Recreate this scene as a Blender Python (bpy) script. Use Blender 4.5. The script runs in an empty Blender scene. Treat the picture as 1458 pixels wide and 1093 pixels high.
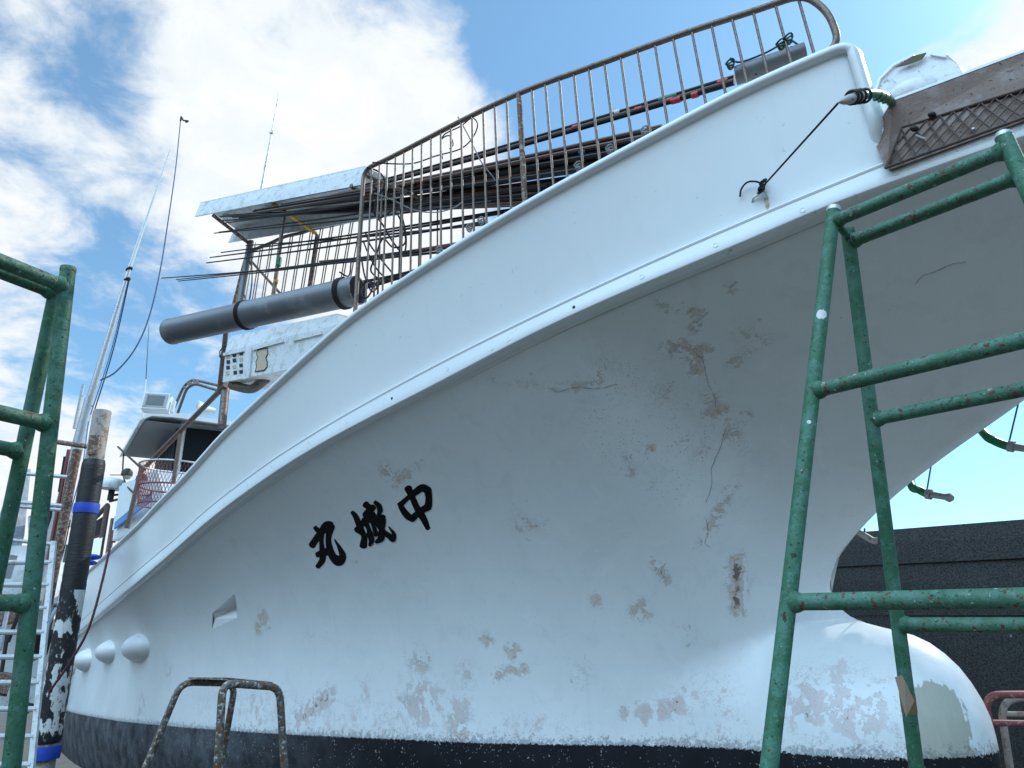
import bpy, bmesh, math, random
import numpy as np
from mathutils import Vector, Matrix
from mathutils.bvhtree import BVHTree
from mathutils.geometry import delaunay_2d_cdt
random.seed(7); rng=np.random.default_rng(7)
SC=bpy.context.scene; COL=SC.collection
EZ=1.5                                   # eye height above the yard
# ------------------------------------------------------------------ camera
FPX=972.0; TH=math.radians(18.9); CX,CY=729.0,546.5
CT,ST=math.cos(TH),math.sin(TH)
def ray(u,v):
    x=(u-CX)/FPX; c=-(v-CY)/FPX
    return np.array([x,CT-ST*c,ST+CT*c])
CAM=np.array([0,0,EZ])
def W(u,v,y):                            # a point seen at (u,v), y metres in front of the viewer
    d=ray(u,v); return CAM+d*(y/d[1])
cam=bpy.data.cameras.new('camera'); co=bpy.data.objects.new('camera',cam); COL.objects.link(co)
co.location=CAM; co.rotation_euler=(math.pi/2+TH,0,0)
cam.sensor_width=36; cam.lens=FPX/1458*36; cam.clip_start=.05; cam.clip_end=5000
SC.camera=co
# ------------------------------------------------------------------ boat frame: s aft, b outboard (starboard), h up
PH,TR=math.radians(34),math.radians(4)
A=np.array([-math.sin(PH)*math.cos(TR),math.cos(PH)*math.cos(TR),-math.sin(TR)])
N=np.array([-math.cos(PH),-math.sin(PH),0.])
UP=np.cross(N,A); UP=UP*np.sign(UP[2])
O=np.array([1.7023,4.1516,-.63967])+CAM
M=np.array([A,N,UP])
def G(s,b,h):
    s,b,h=np.broadcast_arrays(np.asarray(s,float),np.asarray(b,float),np.asarray(h,float))
    return O+s[...,None]*A+b[...,None]*N+h[...,None]*UP
def LOC(p): return (np.asarray(p)-O)@M.T
def pch(xs,ys):
    xs=np.array(xs,float);ys=np.array(ys,float)
    h=np.diff(xs);dl=np.diff(ys)/h;m=np.zeros(len(xs));m[0]=dl[0];m[-1]=dl[-1]
    for i in range(1,len(xs)-1):
        if dl[i-1]*dl[i]>0:
            w1=2*h[i]+h[i-1];w2=h[i]+2*h[i-1];m[i]=(w1+w2)/(w1/dl[i-1]+w2/dl[i])
    def F(s):
        s=np.asarray(s,float);i=np.clip(np.searchsorted(xs,s)-1,0,len(xs)-2);t=(s-xs[i])/h[i]
        r=(2*t**3-3*t**2+1)*ys[i]+(t**3-2*t**2+t)*h[i]*m[i]+(-2*t**3+3*t**2)*ys[i+1]+(t**3-t**2)*h[i]*m[i+1]
        r=np.where(s<xs[0],ys[0]+m[0]*(s-xs[0]),r)
        return np.where(s>xs[-1],ys[-1]+m[-1]*(s-xs[-1]),r)
    return F
Br=pch([-3,-2,-1,0,1,2,3.5,5.5,8,12,16],[.25,.95,1.5,1.9,2.2,2.43,2.68,2.86,2.95,3.0,3.0])
Bk=pch([-3.1,-2.7,-2,-1,0,1,2,3.5,5.5,8,12,16],[.03,.42,.85,1.35,1.73,2.03,2.28,2.55,2.76,2.88,2.95,2.95])
hR=pch([-1.6,-1.25,-.67,0,.73,1.35,1.92,2.65,3.3,4.5,6.5,11.5,16],[2.95,2.925,2.86,2.805,2.74,2.68,2.58,2.45,2.35,2.17,2.07,2.22,2.4])
hU=pch([-3.1,-1.95,-1.3,-1,-.1,.91,1.75,2.44,3.15,3.73,4.79,8,12.6,16],[2.42,2.36,2.295,2.265,2.185,2.10,2.02,1.95,1.86,1.79,1.64,1.46,1.36,1.36])
hL=pch([-3.1,-1.9,-1.37,-1,-.1,.88,1.42,2.14,3.07,3.64,5.18,8,12.96,16],[2.31,2.24,2.205,2.16,2.085,1.975,1.93,1.865,1.75,1.675,1.47,1.29,1.17,1.17])
# ------------------------------------------------------------------ object helpers
def lin(*c): return tuple(((x/12.92) if x<=.04045 else ((x+.055)/1.055)**2.4) for x in [y/255 for y in c])
def add(name,verts,faces,mat,parent=None,smooth=True,mats=None,fm=None,angle=40):
    me=bpy.data.meshes.new(name)
    v=np.asarray(verts,float)
    if parent is not None:
        p=parent
        off=np.zeros(3)
        while p is not None: off=off+np.array(p.location); p=p.parent
        v=v-off
    me.from_pydata(v.tolist(),[],[list(map(int,f)) for f in faces])
    for m in (mats or [mat]): me.materials.append(m)
    if fm is not None: me.polygons.foreach_set('material_index',fm)
    if smooth:
        me.polygons.foreach_set('use_smooth',[True]*len(me.polygons))
        if angle: me.set_sharp_from_angle(angle=math.radians(angle))
    me.update()
    o=bpy.data.objects.new(name,me); COL.objects.link(o)
    if parent is not None: o.parent=parent
    return o
def tag(o,label=None,cat=None,group=None,kind=None):
    if label: o['label']=label
    if cat: o['category']=cat
    if group: o['group']=group
    if kind: o['kind']=kind
    return o
def thing(name,label,cat,loc=(0,0,0),group=None):
    o=bpy.data.objects.new(name,None); COL.objects.link(o); o.location=tuple(map(float,loc)); o.empty_display_size=.1
    return tag(o,label,cat,group)
class MB:
    def __init__(s): s.v=[]; s.f=[]; s.m=[]; s.cm=0
    def _add(s,v,f):
        n=len(s.v); s.v.extend([tuple(map(float,p)) for p in v]); s.f.extend([[i+n for i in q] for q in f]); s.m.extend([s.cm]*len(f))
    def tube(s,path,r,seg=12,caps=True,r2=None):
        P=np.asarray(path,float); n=len(P)
        R=np.full(n,float(r)) if np.isscalar(r) else np.asarray(r,float)
        if r2 is not None: R=np.linspace(r,r2,n)
        T=np.gradient(P,axis=0); T/=np.linalg.norm(T,axis=1)[:,None]+1e-12
        x=np.cross(T[0],[0,0,1.]); 
        if np.linalg.norm(x)<.1: x=np.cross(T[0],[0,1.,0])
        x/=np.linalg.norm(x); vs=[]
        a=np.arange(seg)*2*math.pi/seg
        for i in range(n):
            x=x-T[i]*(x@T[i]); x/=np.linalg.norm(x); y=np.cross(T[i],x)
            vs+= list(P[i]+R[i]*(np.cos(a)[:,None]*x+np.sin(a)[:,None]*y))
        fs=[[i*seg+j,i*seg+(j+1)%seg,(i+1)*seg+(j+1)%seg,(i+1)*seg+j] for i in range(n-1) for j in range(seg)]
        if caps: fs+=[list(range(seg))[::-1],[(n-1)*seg+j for j in range(seg)]]
        s._add(vs,fs); return s
    def hexa(s,c):                       # 8 corners: bottom 4 (ccw), top 4
        s._add(c,[[3,2,1,0],[4,5,6,7],[0,1,5,4],[1,2,6,5],[2,3,7,6],[3,0,4,7]]); return s
    def slab(s,poly,off):                # polygon extruded by a vector
        p=[np.asarray(q,float) for q in poly]; n=len(p); o=np.asarray(off,float)
        s._add(p+[q+o for q in p],[list(range(n))[::-1],[n+i for i in range(n)]]+[[i,(i+1)%n,n+(i+1)%n,n+i] for i in range(n)]); return s
    def obox(s,c,ax,ay,az):              # centre + half axes
        c,ax,ay,az=[np.asarray(q,float) for q in (c,ax,ay,az)]
        return s.hexa([c-ax-ay-az,c+ax-ay-az,c+ax+ay-az,c-ax+ay-az,c-ax-ay+az,c+ax-ay+az,c+ax+ay+az,c-ax+ay+az])
    def ell(s,c,ax,ay,az,nu=20,nv=12):
        c,ax,ay,az=[np.asarray(q,float) for q in (c,ax,ay,az)]
        vs=[];fs=[]
        for i in range(nv+1):
            t=math.pi*i/nv
            for j in range(nu):
                p=2*math.pi*j/nu
                vs.append(c+az*math.cos(t)+math.sin(t)*(ax*math.cos(p)+ay*math.sin(p)))
        for i in range(nv):
            for j in range(nu): fs.append([i*nu+j,(i+1)*nu+j,(i+1)*nu+(j+1)%nu,i*nu+(j+1)%nu])
        s._add(vs,fs); return s
    def lathe(s,c,axis,prof,seg=20):     # prof: (distance along axis, radius)
        c=np.asarray(c,float);axis=np.asarray(axis,float);axis=axis/np.linalg.norm(axis)
        x=np.cross(axis,[0,0,1.])
        if np.linalg.norm(x)<.1: x=np.cross(axis,[0,1.,0])
        x/=np.linalg.norm(x); y=np.cross(axis,x); a=np.arange(seg)*2*math.pi/seg; n=len(prof); vs=[]
        for d,r in prof: vs+=list(c+axis*d+max(r,1e-4)*(np.cos(a)[:,None]*x+np.sin(a)[:,None]*y))
        s._add(vs,[[i*seg+j,i*seg+(j+1)%seg,(i+1)*seg+(j+1)%seg,(i+1)*seg+j] for i in range(n-1) for j in range(seg)]+[list(range(seg))[::-1],[(n-1)*seg+j for j in range(seg)]]); return s
    def build(s,name,mat,parent=None,smooth=True,mats=None,angle=40):
        return add(name,s.v,s.f,mat,parent,smooth,mats,s.m if mats else None,angle)
def bez(pts,n=8):                        # smooth path through points (Catmull-Rom)
    P=[np.asarray(p,float) for p in pts]; P=[2*P[0]-P[1]]+P+[2*P[-1]-P[-2]]; out=[]
    for i in range(1,len(P)-2):
        for k in range(n):
            t=k/n; a,b,c,d=P[i-1:i+3]
            out.append(.5*((2*b)+(c-a)*t+(2*a-5*b+4*c-d)*t*t+(3*b-a-3*c+d)*t**3))
    out.append(P[-2]); return np.array(out)
def rnd(pts,r,n=7):                      # polyline with rounded corners
    P=[np.asarray(p,float) for p in pts]; out=[P[0]]
    for i in range(1,len(P)-1):
        a,b,c=P[i-1],P[i],P[i+1]
        u=(a-b);w=(c-b);lu,lw=np.linalg.norm(u),np.linalg.norm(w); k=min(r,lu*.45,lw*.45)
        p,q=b+u/lu*k,b+w/lw*k
        for j in range(n+1):
            t=j/n; out.append((1-t)**2*p+2*t*(1-t)*b+t*t*q)
    out.append(P[-1]); return np.array(out)
# ------------------------------------------------------------------ materials
class NT:
    def __init__(s,m): s.t=m.node_tree; s.n=s.t.nodes; s.l=s.t.links
    def _in(s,sock,v):
        if v is None: return
        if hasattr(v,'is_output') or isinstance(v,bpy.types.NodeSocket): s.l.new(v,sock)
        else:
            if sock.type=='RGBA' and len(v)==3: v=(*v,1)
            sock.default_value=v
    def node(s,ty,props={},**ins):
        n=s.n.new(ty)
        for k,v in props.items(): setattr(n,k,v)
        for k,v in ins.items():
            s._in(n.inputs[int(k[1:])] if k[0]=='i' and k[1:].isdigit() else n.inputs[k.replace('_',' ')],v)
        return n
    def math(s,op,a,b=0.,c=None,clamp=False):
        n=s.n.new('ShaderNodeMath'); n.operation=op; n.use_clamp=clamp; s._in(n.inputs[0],a); s._in(n.inputs[1],b)
        if c is not None: s._in(n.inputs[2],c)
        return n.outputs[0]
    def ramp(s,x,a,b,lo=0.,hi=1.):
        n=s.n.new('ShaderNodeMapRange'); n.interpolation_type='SMOOTHSTEP'; s._in(n.inputs[0],x)
        for i,v in enumerate((a,b,lo,hi)): n.inputs[i+1].default_value=v
        return n.outputs[0]
    def mix(s,f,a,b):
        n=s.n.new('ShaderNodeMix'); n.data_type='RGBA'; s._in(n.inputs[0],f); s._in(n.inputs[6],a); s._in(n.inputs[7],b); return n.outputs[2]
    def mixf(s,f,a,b):
        n=s.n.new('ShaderNodeMix'); n.data_type='FLOAT'; s._in(n.inputs[0],f); s._in(n.inputs[2],a); s._in(n.inputs[3],b); return n.outputs[0]
    def noise(s,sc,det=4,rough=.55,vec=None,dist=0.):
        n=s.n.new('ShaderNodeTexNoise'); n.inputs['Scale'].default_value=sc; n.inputs['Detail'].default_value=det
        n.inputs['Roughness'].default_value=rough; n.inputs['Distortion'].default_value=dist
        s._in(n.inputs['Vector'],vec if vec is not None else s.pos()); return n.outputs['Fac']
    def pos(s):
        if not hasattr(s,'_p'): s._p=s.n.new('ShaderNodeNewGeometry').outputs['Position']
        return s._p
    def attr(s,nm):
        n=s.n.new('ShaderNodeAttribute'); n.attribute_name=nm; return n.outputs['Fac']
def newmat(name):
    m=bpy.data.materials.new(name); m.use_nodes=True; t=NT(m)
    b=m.node_tree.nodes['Principled BSDF']; return m,t,b
MC={}
def mat(name,col,rough=.5,metal=0.,layers=(),var=.12,vscale=6.,bump=.0,bscale=60.,stretch=None,spec=.5):
    """base colour with slow variation; layers = (noise scale, threshold, softness, colour, roughness)"""
    if name in MC: return MC[name]
    m,t,b=newmat(name)
    v=t.pos()
    if stretch: v=t.node('ShaderNodeVectorMath',{'operation':'MULTIPLY'},i0=v,i1=stretch).outputs[0]
    n=t.noise(vscale,5,.6,v)
    c=t.mix(n,tuple(x*(1-var) for x in col),tuple(min(1,x*(1+var)) for x in col)); r=rough; me=metal
    for k,(sc,th,so,lc,lr) in enumerate(layers):
        q=t.ramp(t.noise(sc,6,.62,v),th-so,th+so)
        c=t.mix(q,c,lc); r=t.mixf(q,r,lr)
        if metal: me=t.mixf(q,me,0. if lr>.6 else metal)
    t._in(b.inputs['Base Color'],c); t._in(b.inputs['Roughness'],r); t._in(b.inputs['Metallic'],me)
    b.inputs['Specular IOR Level'].default_value=spec
    if bump:
        bn=t.node('ShaderNodeBump',Strength=bump,Distance=.01,Height=t.noise(bscale,5,.6,v))
        t._in(b.inputs['Normal'],bn.outputs[0])
    MC[name]=m; return m
M_green=mat('green_pipe_paint',(.036,.122,.066),.55,0,[(13,.54,.10,(.072,.175,.130),.6),(38,.59,.03,(.060,.180,.125),.5),(95,.63,.012,(.018,.035,.025),.8),(64,.655,.012,(.10,.045,.028),.85),(48,.685,.010,(.46,.47,.44),.7),(22,.69,.012,(.055,.03,.025),.85)],.28,9,.3,120,spec=.3)
M_green_rusty=mat('green_pipe_paint_rusty',(.036,.120,.066),.58,0,[(12,.54,.10,(.070,.170,.125),.6),(34,.58,.04,(.060,.165,.11),.5),(100,.62,.012,(.02,.03,.022),.8),(44,.60,.014,(.10,.042,.025),.85),(17,.665,.012,(.33,.27,.20),.8),(60,.67,.012,(.45,.43,.38),.7),(30,.645,.012,(.06,.03,.025),.85)],.25,8,.3,120)
M_steel=mat('stained_steel_tube',(.175,.122,.088),.45,.35,[(60,.56,.10,(.12,.085,.065),.6),(110,.66,.05,(.09,.055,.04),.8)],.2,14)
M_brown=mat('weathered_steel_tube',(.16,.125,.105),.55,.5,[(40,.56,.05,(.10,.055,.035),.8)],.25,14)
M_rust=mat('rusty_steel',(.15,.085,.06),.8,.1,[(34,.54,.05,(.30,.24,.19),.7),(50,.60,.03,(.07,.04,.03),.9)],.3,16,.4,90)
M_chip=mat('chipped_paint_tube',(.15,.13,.11),.65,.2,[(70,.56,.02,(.46,.44,.40),.7),(45,.55,.04,(.13,.065,.035),.85),(110,.62,.03,(.06,.04,.03),.85)],.3,18,.4,90)
M_black=mat('black_carbon_pole',(.009,.009,.010),.5,0,[(60,.66,.02,(.035,.035,.038),.6)],.3,20,spec=.22)
M_polebrown=mat('brown_pole',(.085,.036,.020),.5,0,(),.3,20)
M_rope=mat('black_rope',(.015,.014,.015),.9,0,(),.3,40)
M_ropeg=mat('grey_rope',(.25,.25,.24),.9,0,(),.3,40)
M_pvc=mat('grey_pvc',(.125,.13,.14),.38,0,[(5,.62,.1,(.20,.205,.21),.5),(50,.70,.03,(.09,.09,.09),.7)],.1,7)
M_frp=mat('white_frp_worn',(.66,.68,.69),.45,0,[(9,.57,.10,(.50,.50,.47),.6),(26,.63,.02,(.40,.40,.38),.7),(60,.70,.015,(.12,.10,.09),.8)],.08,7,.35,30)
M_white=mat('white_gelcoat',(.72,.735,.74),.35,0,[(18,.68,.05,(.52,.52,.50),.6)],.06,5,.08,30)
M_frpin=mat('dusty_frp',(.42,.43,.43),.6,0,[(14,.6,.1,(.27,.27,.26),.7)],.12,8)
M_wood=mat('brown_fascia_board',(.185,.122,.092),.7,0,[(9,.58,.08,(.24,.19,.17),.7),(45,.64,.03,(.08,.05,.04),.85)],.2,10,.3,70)
M_dark=mat('dark_steel',(.028,.024,.022),.6,.3,(),.3,30)
M_rubber=mat('black_rubber_wrap',(.009,.009,.010),.5,0,[(9,.72,.012,(.4,.4,.4),.8),(60,.70,.02,(.06,.06,.06),.8)],.4,12,.6,25,(.3,.3,4))
M_rubbert=mat('torn_rubber_wrap',(.010,.010,.011),.55,0,[(7,.535,.012,(.62,.62,.60),.8),(30,.62,.02,(.16,.16,.16),.8)],.4,12,.5,45,(1,1,.55))
M_concpole=mat('weathered_steel_pile',(.34,.30,.27),.75,0,[(16,.55,.06,(.20,.15,.12),.8),(40,.64,.03,(.5,.48,.45),.8)],.25,12,.4,60)
M_blue=mat('blue_strap',(.012,.06,.42),.55,0,(),.15,20,.3,40)
M_bluest=mat('blue_stripe',(.06,.20,.46),.4)
M_alu=mat('aluminium',(.48,.49,.50),.45,.6,[(30,.60,.05,(.30,.28,.26),.7)],.15,12)
M_glass=mat('dark_window_glass',(.012,.014,.016),.5,spec=.05)
M_lamp=mat('lamp_glass',(.55,.55,.5),.15)
M_red=mat('red_painted_tube',(.24,.06,.055),.5,0,[(40,.60,.03,(.35,.27,.25),.7)],.2,14)
M_redwire=mat('red_basket_mesh',(.20,.055,.055),.6,0,(),.3,30)
M_hose=mat('green_hose',(.015,.20,.075),.35,0,(),.2,20)
M_hosed=mat('dark_green_hose',(.008,.045,.026),.4,0,(),.2,20)
M_nozz=mat('grey_nozzle',(.42,.41,.40),.5,0,[(50,.6,.04,(.2,.17,.15),.8)],.2,30)
M_yellow=mat('yellow_tape',(.55,.33,.03),.55,0,[(50,.6,.05,(.35,.08,.03),.6)],.2,30)
M_redtape=mat('red_tape',(.42,.03,.04),.5)
M_greentape=mat('green_tape',(.01,.17,.10),.5)
M_whitetape=mat('white_tape',(.6,.6,.58),.6)
M_foam=mat('tan_foam',(.50,.40,.27),.9,0,(),.15,30,.4,60)
M_canvas=mat('grey_canvas',(.30,.33,.36),.8,0,[(8,.55,.1,(.42,.45,.48),.8)],.2,5)
M_card=mat('brown_cardboard',(.42,.31,.23),.85,0,(),.15,20)
# ------------------------------------------------------------------ hull surface
stem=pch([-.75,-.6,-.3,-.06,.12,.30,.44,.52,.56,.61,.68,.77,.92,1.05,1.2,1.34,1.52,1.75,2.0,2.31],
         [-.20,-.50,-.76,-.83,-.84,-.80,-.71,-.59,-.46,-.33,-.25,-.22,-.29,-.44,-.68,-.97,-1.40,-1.88,-2.42,-3.08])
hinv_s=[-3.08,-2.42,-1.88,-1.40,-.97,-.68,-.44,-.29]; hinv_h=[2.31,2.0,1.75,1.52,1.34,1.2,1.05,.92]
pw=pch([-3,-1,0,1,3,6,10,16],[1.5,1.6,1.75,2.0,2.7,3.6,4.5,5])
bws=[];bwv=[]
for s_,h_ in zip(hinv_s[1:],hinv_h[1:]):
    g=(h_/float(hL(s_)))**float(pw(s_)); bws.append(s_); bwv.append(-float(Bk(s_))*g/(1-g))
bw=pch(bws+[.10,.5,1.0,1.57,2.43,4.05,5.82,8.09,12.48,16],bwv+[.22,.53,.86,1.15,1.43,1.91,2.27,2.6,2.84,2.86])
def smax(a,b,k):
    h=np.clip(.5+.5*(a-b)/k,0,1); return b+(a-b)*h+k*h*(1-h)
def half(s,h,s0):
    top=hL(s); tau=np.clip(h/top,0,1); g=tau**pw(s)
    w=bw(s)
    bv=w+(Bk(s)-.03-w)*g
    low=np.sqrt(np.clip(1-(np.minimum(h,0)/(-.98*(1+.11*np.clip(s,0,14))))**2,0,1)); bv=np.where(h<0,w*low,bv)
    bulb=.50*np.sqrt(np.clip(1-((h+.08)/.68)**2,0,1))*np.clip(1.1-.02*s,0,1)
    k=.30*np.clip(1.15-h/1.2,.12,1)
    T=smax(bv,bulb,k)
    R=.60*np.clip((.66-h)/.25,0,1)+.05
    q=np.clip((s-s0)/R,0,1)
    return np.maximum(T,.004)*np.sqrt(q*(2-q))
def hullgrid(nu,nr):
    hs=np.linspace(-.75,2.31,4000); ss=stem(hs)
    d=np.sqrt((np.diff(hs)*1.0)**2+np.diff(ss)**2); d=np.concatenate([[0],np.cumsum(d)])
    h0=np.interp(np.linspace(0,d[-1],nr),d,hs); s0=stem(h0)
    u=np.linspace(0,1,nu)**2.1
    S=s0[:,None]+(16-s0[:,None])*u[None]
    H0=np.broadcast_to(h0[:,None],S.shape)
    k=h0/hL(s0); rat=(h0/2.31)
    # rows stay level low down and follow the sheer near the top
    H=np.where(H0>0,H0*(hL(S)/hL(s0)[:,None]),H0)
    H=np.where(H0<0,H*(1+.11*np.clip(S,0,14)),H)
    H=np.where(H0>0,np.where(rat[:,None]>=.9999,hL(S),H),H0)
    B=half(S,H,s0[:,None]); B[:,0]=0
    B[-1]=Bk(S[-1])-.03; B[-1,0]=0
    return S,B,H
S,B,H=hullgrid(380,150)
nr,nu=S.shape
Pv=G(S,B,H).reshape(-1,3)
idx=np.arange(nr*nu).reshape(nr,nu)
Fq=np.stack([idx[:-1,:-1],idx[:-1,1:],idx[1:,1:],idx[1:,:-1]],-1).reshape(-1,4)
bvh=BVHTree.FromPolygons([Vector(p) for p in Pv],[list(map(int,f)) for f in Fq])
def hit(u,v,off=0.,tree=None):
    d=Vector(ray(u,v)).normalized()
    p,n,i,ds=(tree or bvh).ray_cast(Vector(CAM),d)
    if p is None: return None
    if n.dot(d)>0: n=-n
    return np.array(p+n*off)
boat=thing('fishing_boat','large white fishing vessel with black bottom paint, hauled out on land','boat',O)
# port half, stern and deck
S2,B2,H2=hullgrid(150,70); P2=G(S2,-B2,H2).reshape(-1,3); i2=np.arange(S2.size).reshape(S2.shape)+len(Pv)
F2=np.stack([i2[:-1,:-1],i2[1:,:-1],i2[1:,1:],i2[:-1,1:]],-1).reshape(-1,4)
hv=np.concatenate([Pv,P2]); hf=np.concatenate([Fq[:,::-1],F2[:,::-1]])
extra=[]
# white hull material
def hull_material():
    m,t,b=newmat('hull_paint')
    hg=t.attr('height'); peel=t.attr('peel'); pink=t.attr('pink'); green=t.attr('green'); dust=t.attr('dust'); pit=t.attr('pit')
    n1=t.noise(2.2,6,.6); n2=t.noise(15,8,.62); n3=t.noise(60,6,.6); n4=t.noise(30,7,.65,None,.6)
    base=t.mix(n1,(.63,.665,.67),(.735,.755,.755))
    n5=t.noise(5.5,6,.7,None,.8)
    base=t.mix(t.math('MULTIPLY',t.ramp(n5,.56,.60),.30),base,(.59,.62,.62))
    base=t.mix(t.math('MULTIPLY',t.ramp(n5,.40,.37),.35),base,(.76,.775,.77))
    base=t.mix(t.math('MULTIPLY',t.ramp(n3,.6,.75),.35),base,(.50,.50,.48))
    streak=t.noise(9,5,.6,t.node('ShaderNodeVectorMath',{'operation':'MULTIPLY'},i0=t.pos(),i1=(1,1,.12)).outputs[0])
    base=t.mix(t.math('MULTIPLY',t.ramp(streak,.55,.8),.25),base,(.52,.53,.50))
    # flaked paint: rim of filler, primer, bare laminate
    def lev(a,amp,nz): return t.math('ADD',a,t.math('MULTIPLY',t.math('SUBTRACT',nz,.5),amp))
    nP=t.noise(15,9,.66,None,.35); v=lev(t.math('MULTIPLY',peel,1.12),2.1,nP)
    on=t.math('GREATER_THAN',peel,.02)
    def gate(x): return t.math('MULTIPLY',x,on)
    c=t.mix(gate(t.math('MULTIPLY',t.ramp(v,.36,.44),.5)),base,(.66,.68,.67))
    rim=t.math('MULTIPLY',t.ramp(v,.50,.515),t.ramp(v,.56,.54))
    c=t.mix(gate(t.ramp(v,.52,.54)),c,t.mix(n2,(.545,.495,.455),(.62,.575,.54)))
    c=t.mix(gate(t.math('MULTIPLY',t.ramp(n4,.52,.58),t.ramp(v,.62,.68))),c,(.50,.38,.24))
    c=t.mix(gate(t.math('MULTIPLY',rim,.6)),c,(.37,.35,.33))
    c=t.mix(gate(t.math('MULTIPLY',t.ramp(v,1.0,1.03),t.ramp(n2,.42,.5))),c,(.15,.14,.12))
    line=t.math('LESS_THAN',t.math('ABSOLUTE',t.math('SUBTRACT',nP,.50)),.009)
    c=t.mix(t.math('MULTIPLY',t.math('MULTIPLY',line,t.ramp(peel,.12,.4)),.7),c,(.28,.27,.25))
    # pinkish worn primer near the water line
    w=lev(t.math('MULTIPLY',pink,1.13),1.8,n2)
    onp=t.math('GREATER_THAN',pink,.02)
    c=t.mix(t.math('MULTIPLY',onp,t.math('MULTIPLY',t.ramp(w,.52,.55),.75)),c,(.56,.50,.49))
    c=t.mix(t.math('MULTIPLY',onp,t.ramp(w,.66,.69)),c,(.575,.50,.49))
    c=t.mix(t.math('MULTIPLY',onp,t.ramp(lev(pink,2.0,n4),.80,.82)),c,(.24,.23,.24))
    line2=t.math('LESS_THAN',t.math('ABSOLUTE',t.math('SUBTRACT',n2,.52)),.010)
    c=t.mix(t.math('MULTIPLY',t.math('MULTIPLY',line2,t.ramp(pink,.1,.4)),.45),c,(.30,.29,.29))
    # pin holes
    vo=t.node('ShaderNodeTexVoronoi',{'feature':'F1'},Vector=t.pos(),Scale=70.)
    sp=t.math('LESS_THAN',t.math('SUBTRACT',vo.outputs['Distance'],t.math('MULTIPLY',n2,.42)),-.06)
    c=t.mix(t.math('MULTIPLY',t.math('MULTIPLY',sp,t.ramp(pit,.3,.7)),.8),c,(.16,.16,.16))
    # sparse specks everywhere
    vs=t.node('ShaderNodeTexVoronoi',{'feature':'F1'},Vector=t.pos(),Scale=14.)
    c=t.mix(t.math('MULTIPLY',t.math('LESS_THAN',vs.outputs['Distance'],t.math('MULTIPLY',t.ramp(n1,.45,.8),.09)),.6),c,(.22,.21,.20))
    # fresh putty on the bulb
    sv=t.node('ShaderNodeVectorMath',{'operation':'MULTIPLY'},i0=t.pos(),i1=(1,1,.10)).outputs[0]
    brush=t.noise(48,5,.65,sv)
    gq=t.ramp(t.math('ADD',lev(green,.45,t.noise(26,6,.6)),t.math('MULTIPLY',t.math('SUBTRACT',brush,.5),.55)),.45,.49)
    c=t.mix(gq,c,t.mix(t.math('ADD',t.math('MULTIPLY',brush,.6),t.math('MULTIPLY',n1,.4)),(.29,.295,.235),(.47,.46,.40)))
    # black bottom paint with pink-white chips
    ed=t.math('ADD',hg,t.math('ADD',t.math('MULTIPLY',t.math('SUBTRACT',n3,.5),.035),t.math('MULTIPLY',t.math('SUBTRACT',t.noise(140,4),.5),.03)))
    spl=t.math('ADD',ed,t.math('MULTIPLY',t.math('SUBTRACT',n4,.5),-.22))
    c=t.mix(t.math('MULTIPLY',t.ramp(t.math('ADD',spl,t.math('MULTIPLY',t.math('SUBTRACT',t.noise(90,5,.7),.5),-.16)),.045,.005),.6),c,(.12,.125,.14))
    low=t.math('LESS_THAN',ed,0.)
    blk=t.mix(t.noise(5,6,.65),(.004,.0045,.006),(.018,.019,.023))
    blk=t.mix(t.math('MULTIPLY',dust,t.ramp(t.noise(4,6,.65),.30,.70,.15,.9)),blk,(.12,.128,.14))
    chip=t.math('MULTIPLY',t.ramp(t.noise(65,5,.62),.63,.645),t.ramp(t.noise(9,4),.46,.56))
    blk=t.mix(chip,blk,(.46,.40,.41))
    c=t.mix(low,c,blk)
    t._in(b.inputs['Base Color'],c)
    rr=t.mixf(t.ramp(n1,.3,.7),.30,.42); rr=t.mixf(t.ramp(v,.5,.6),rr,.7); rr=t.mixf(low,rr,.62); rr=t.mixf(gq,rr,.6)
    t._in(b.inputs['Roughness'],rr); t._in(b.inputs['Specular IOR Level'],t.mixf(low,.5,.12))
    hgt=t.math('SUBTRACT',t.math('MULTIPLY',n1,.5),t.math('MULTIPLY',gate(t.ramp(v,.54,.62)),.10))
    hgt=t.math('ADD',t.math('ADD',hgt,t.math('MULTIPLY',n3,.03)),t.math('MULTIPLY',t.noise(3.4,3,.5),.55))
    t._in(b.inputs['Normal'],t.node('ShaderNodeBump',Strength=.35,Distance=.02,Height=hgt).outputs[0])
    return m
M_hull=hull_material()
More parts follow.
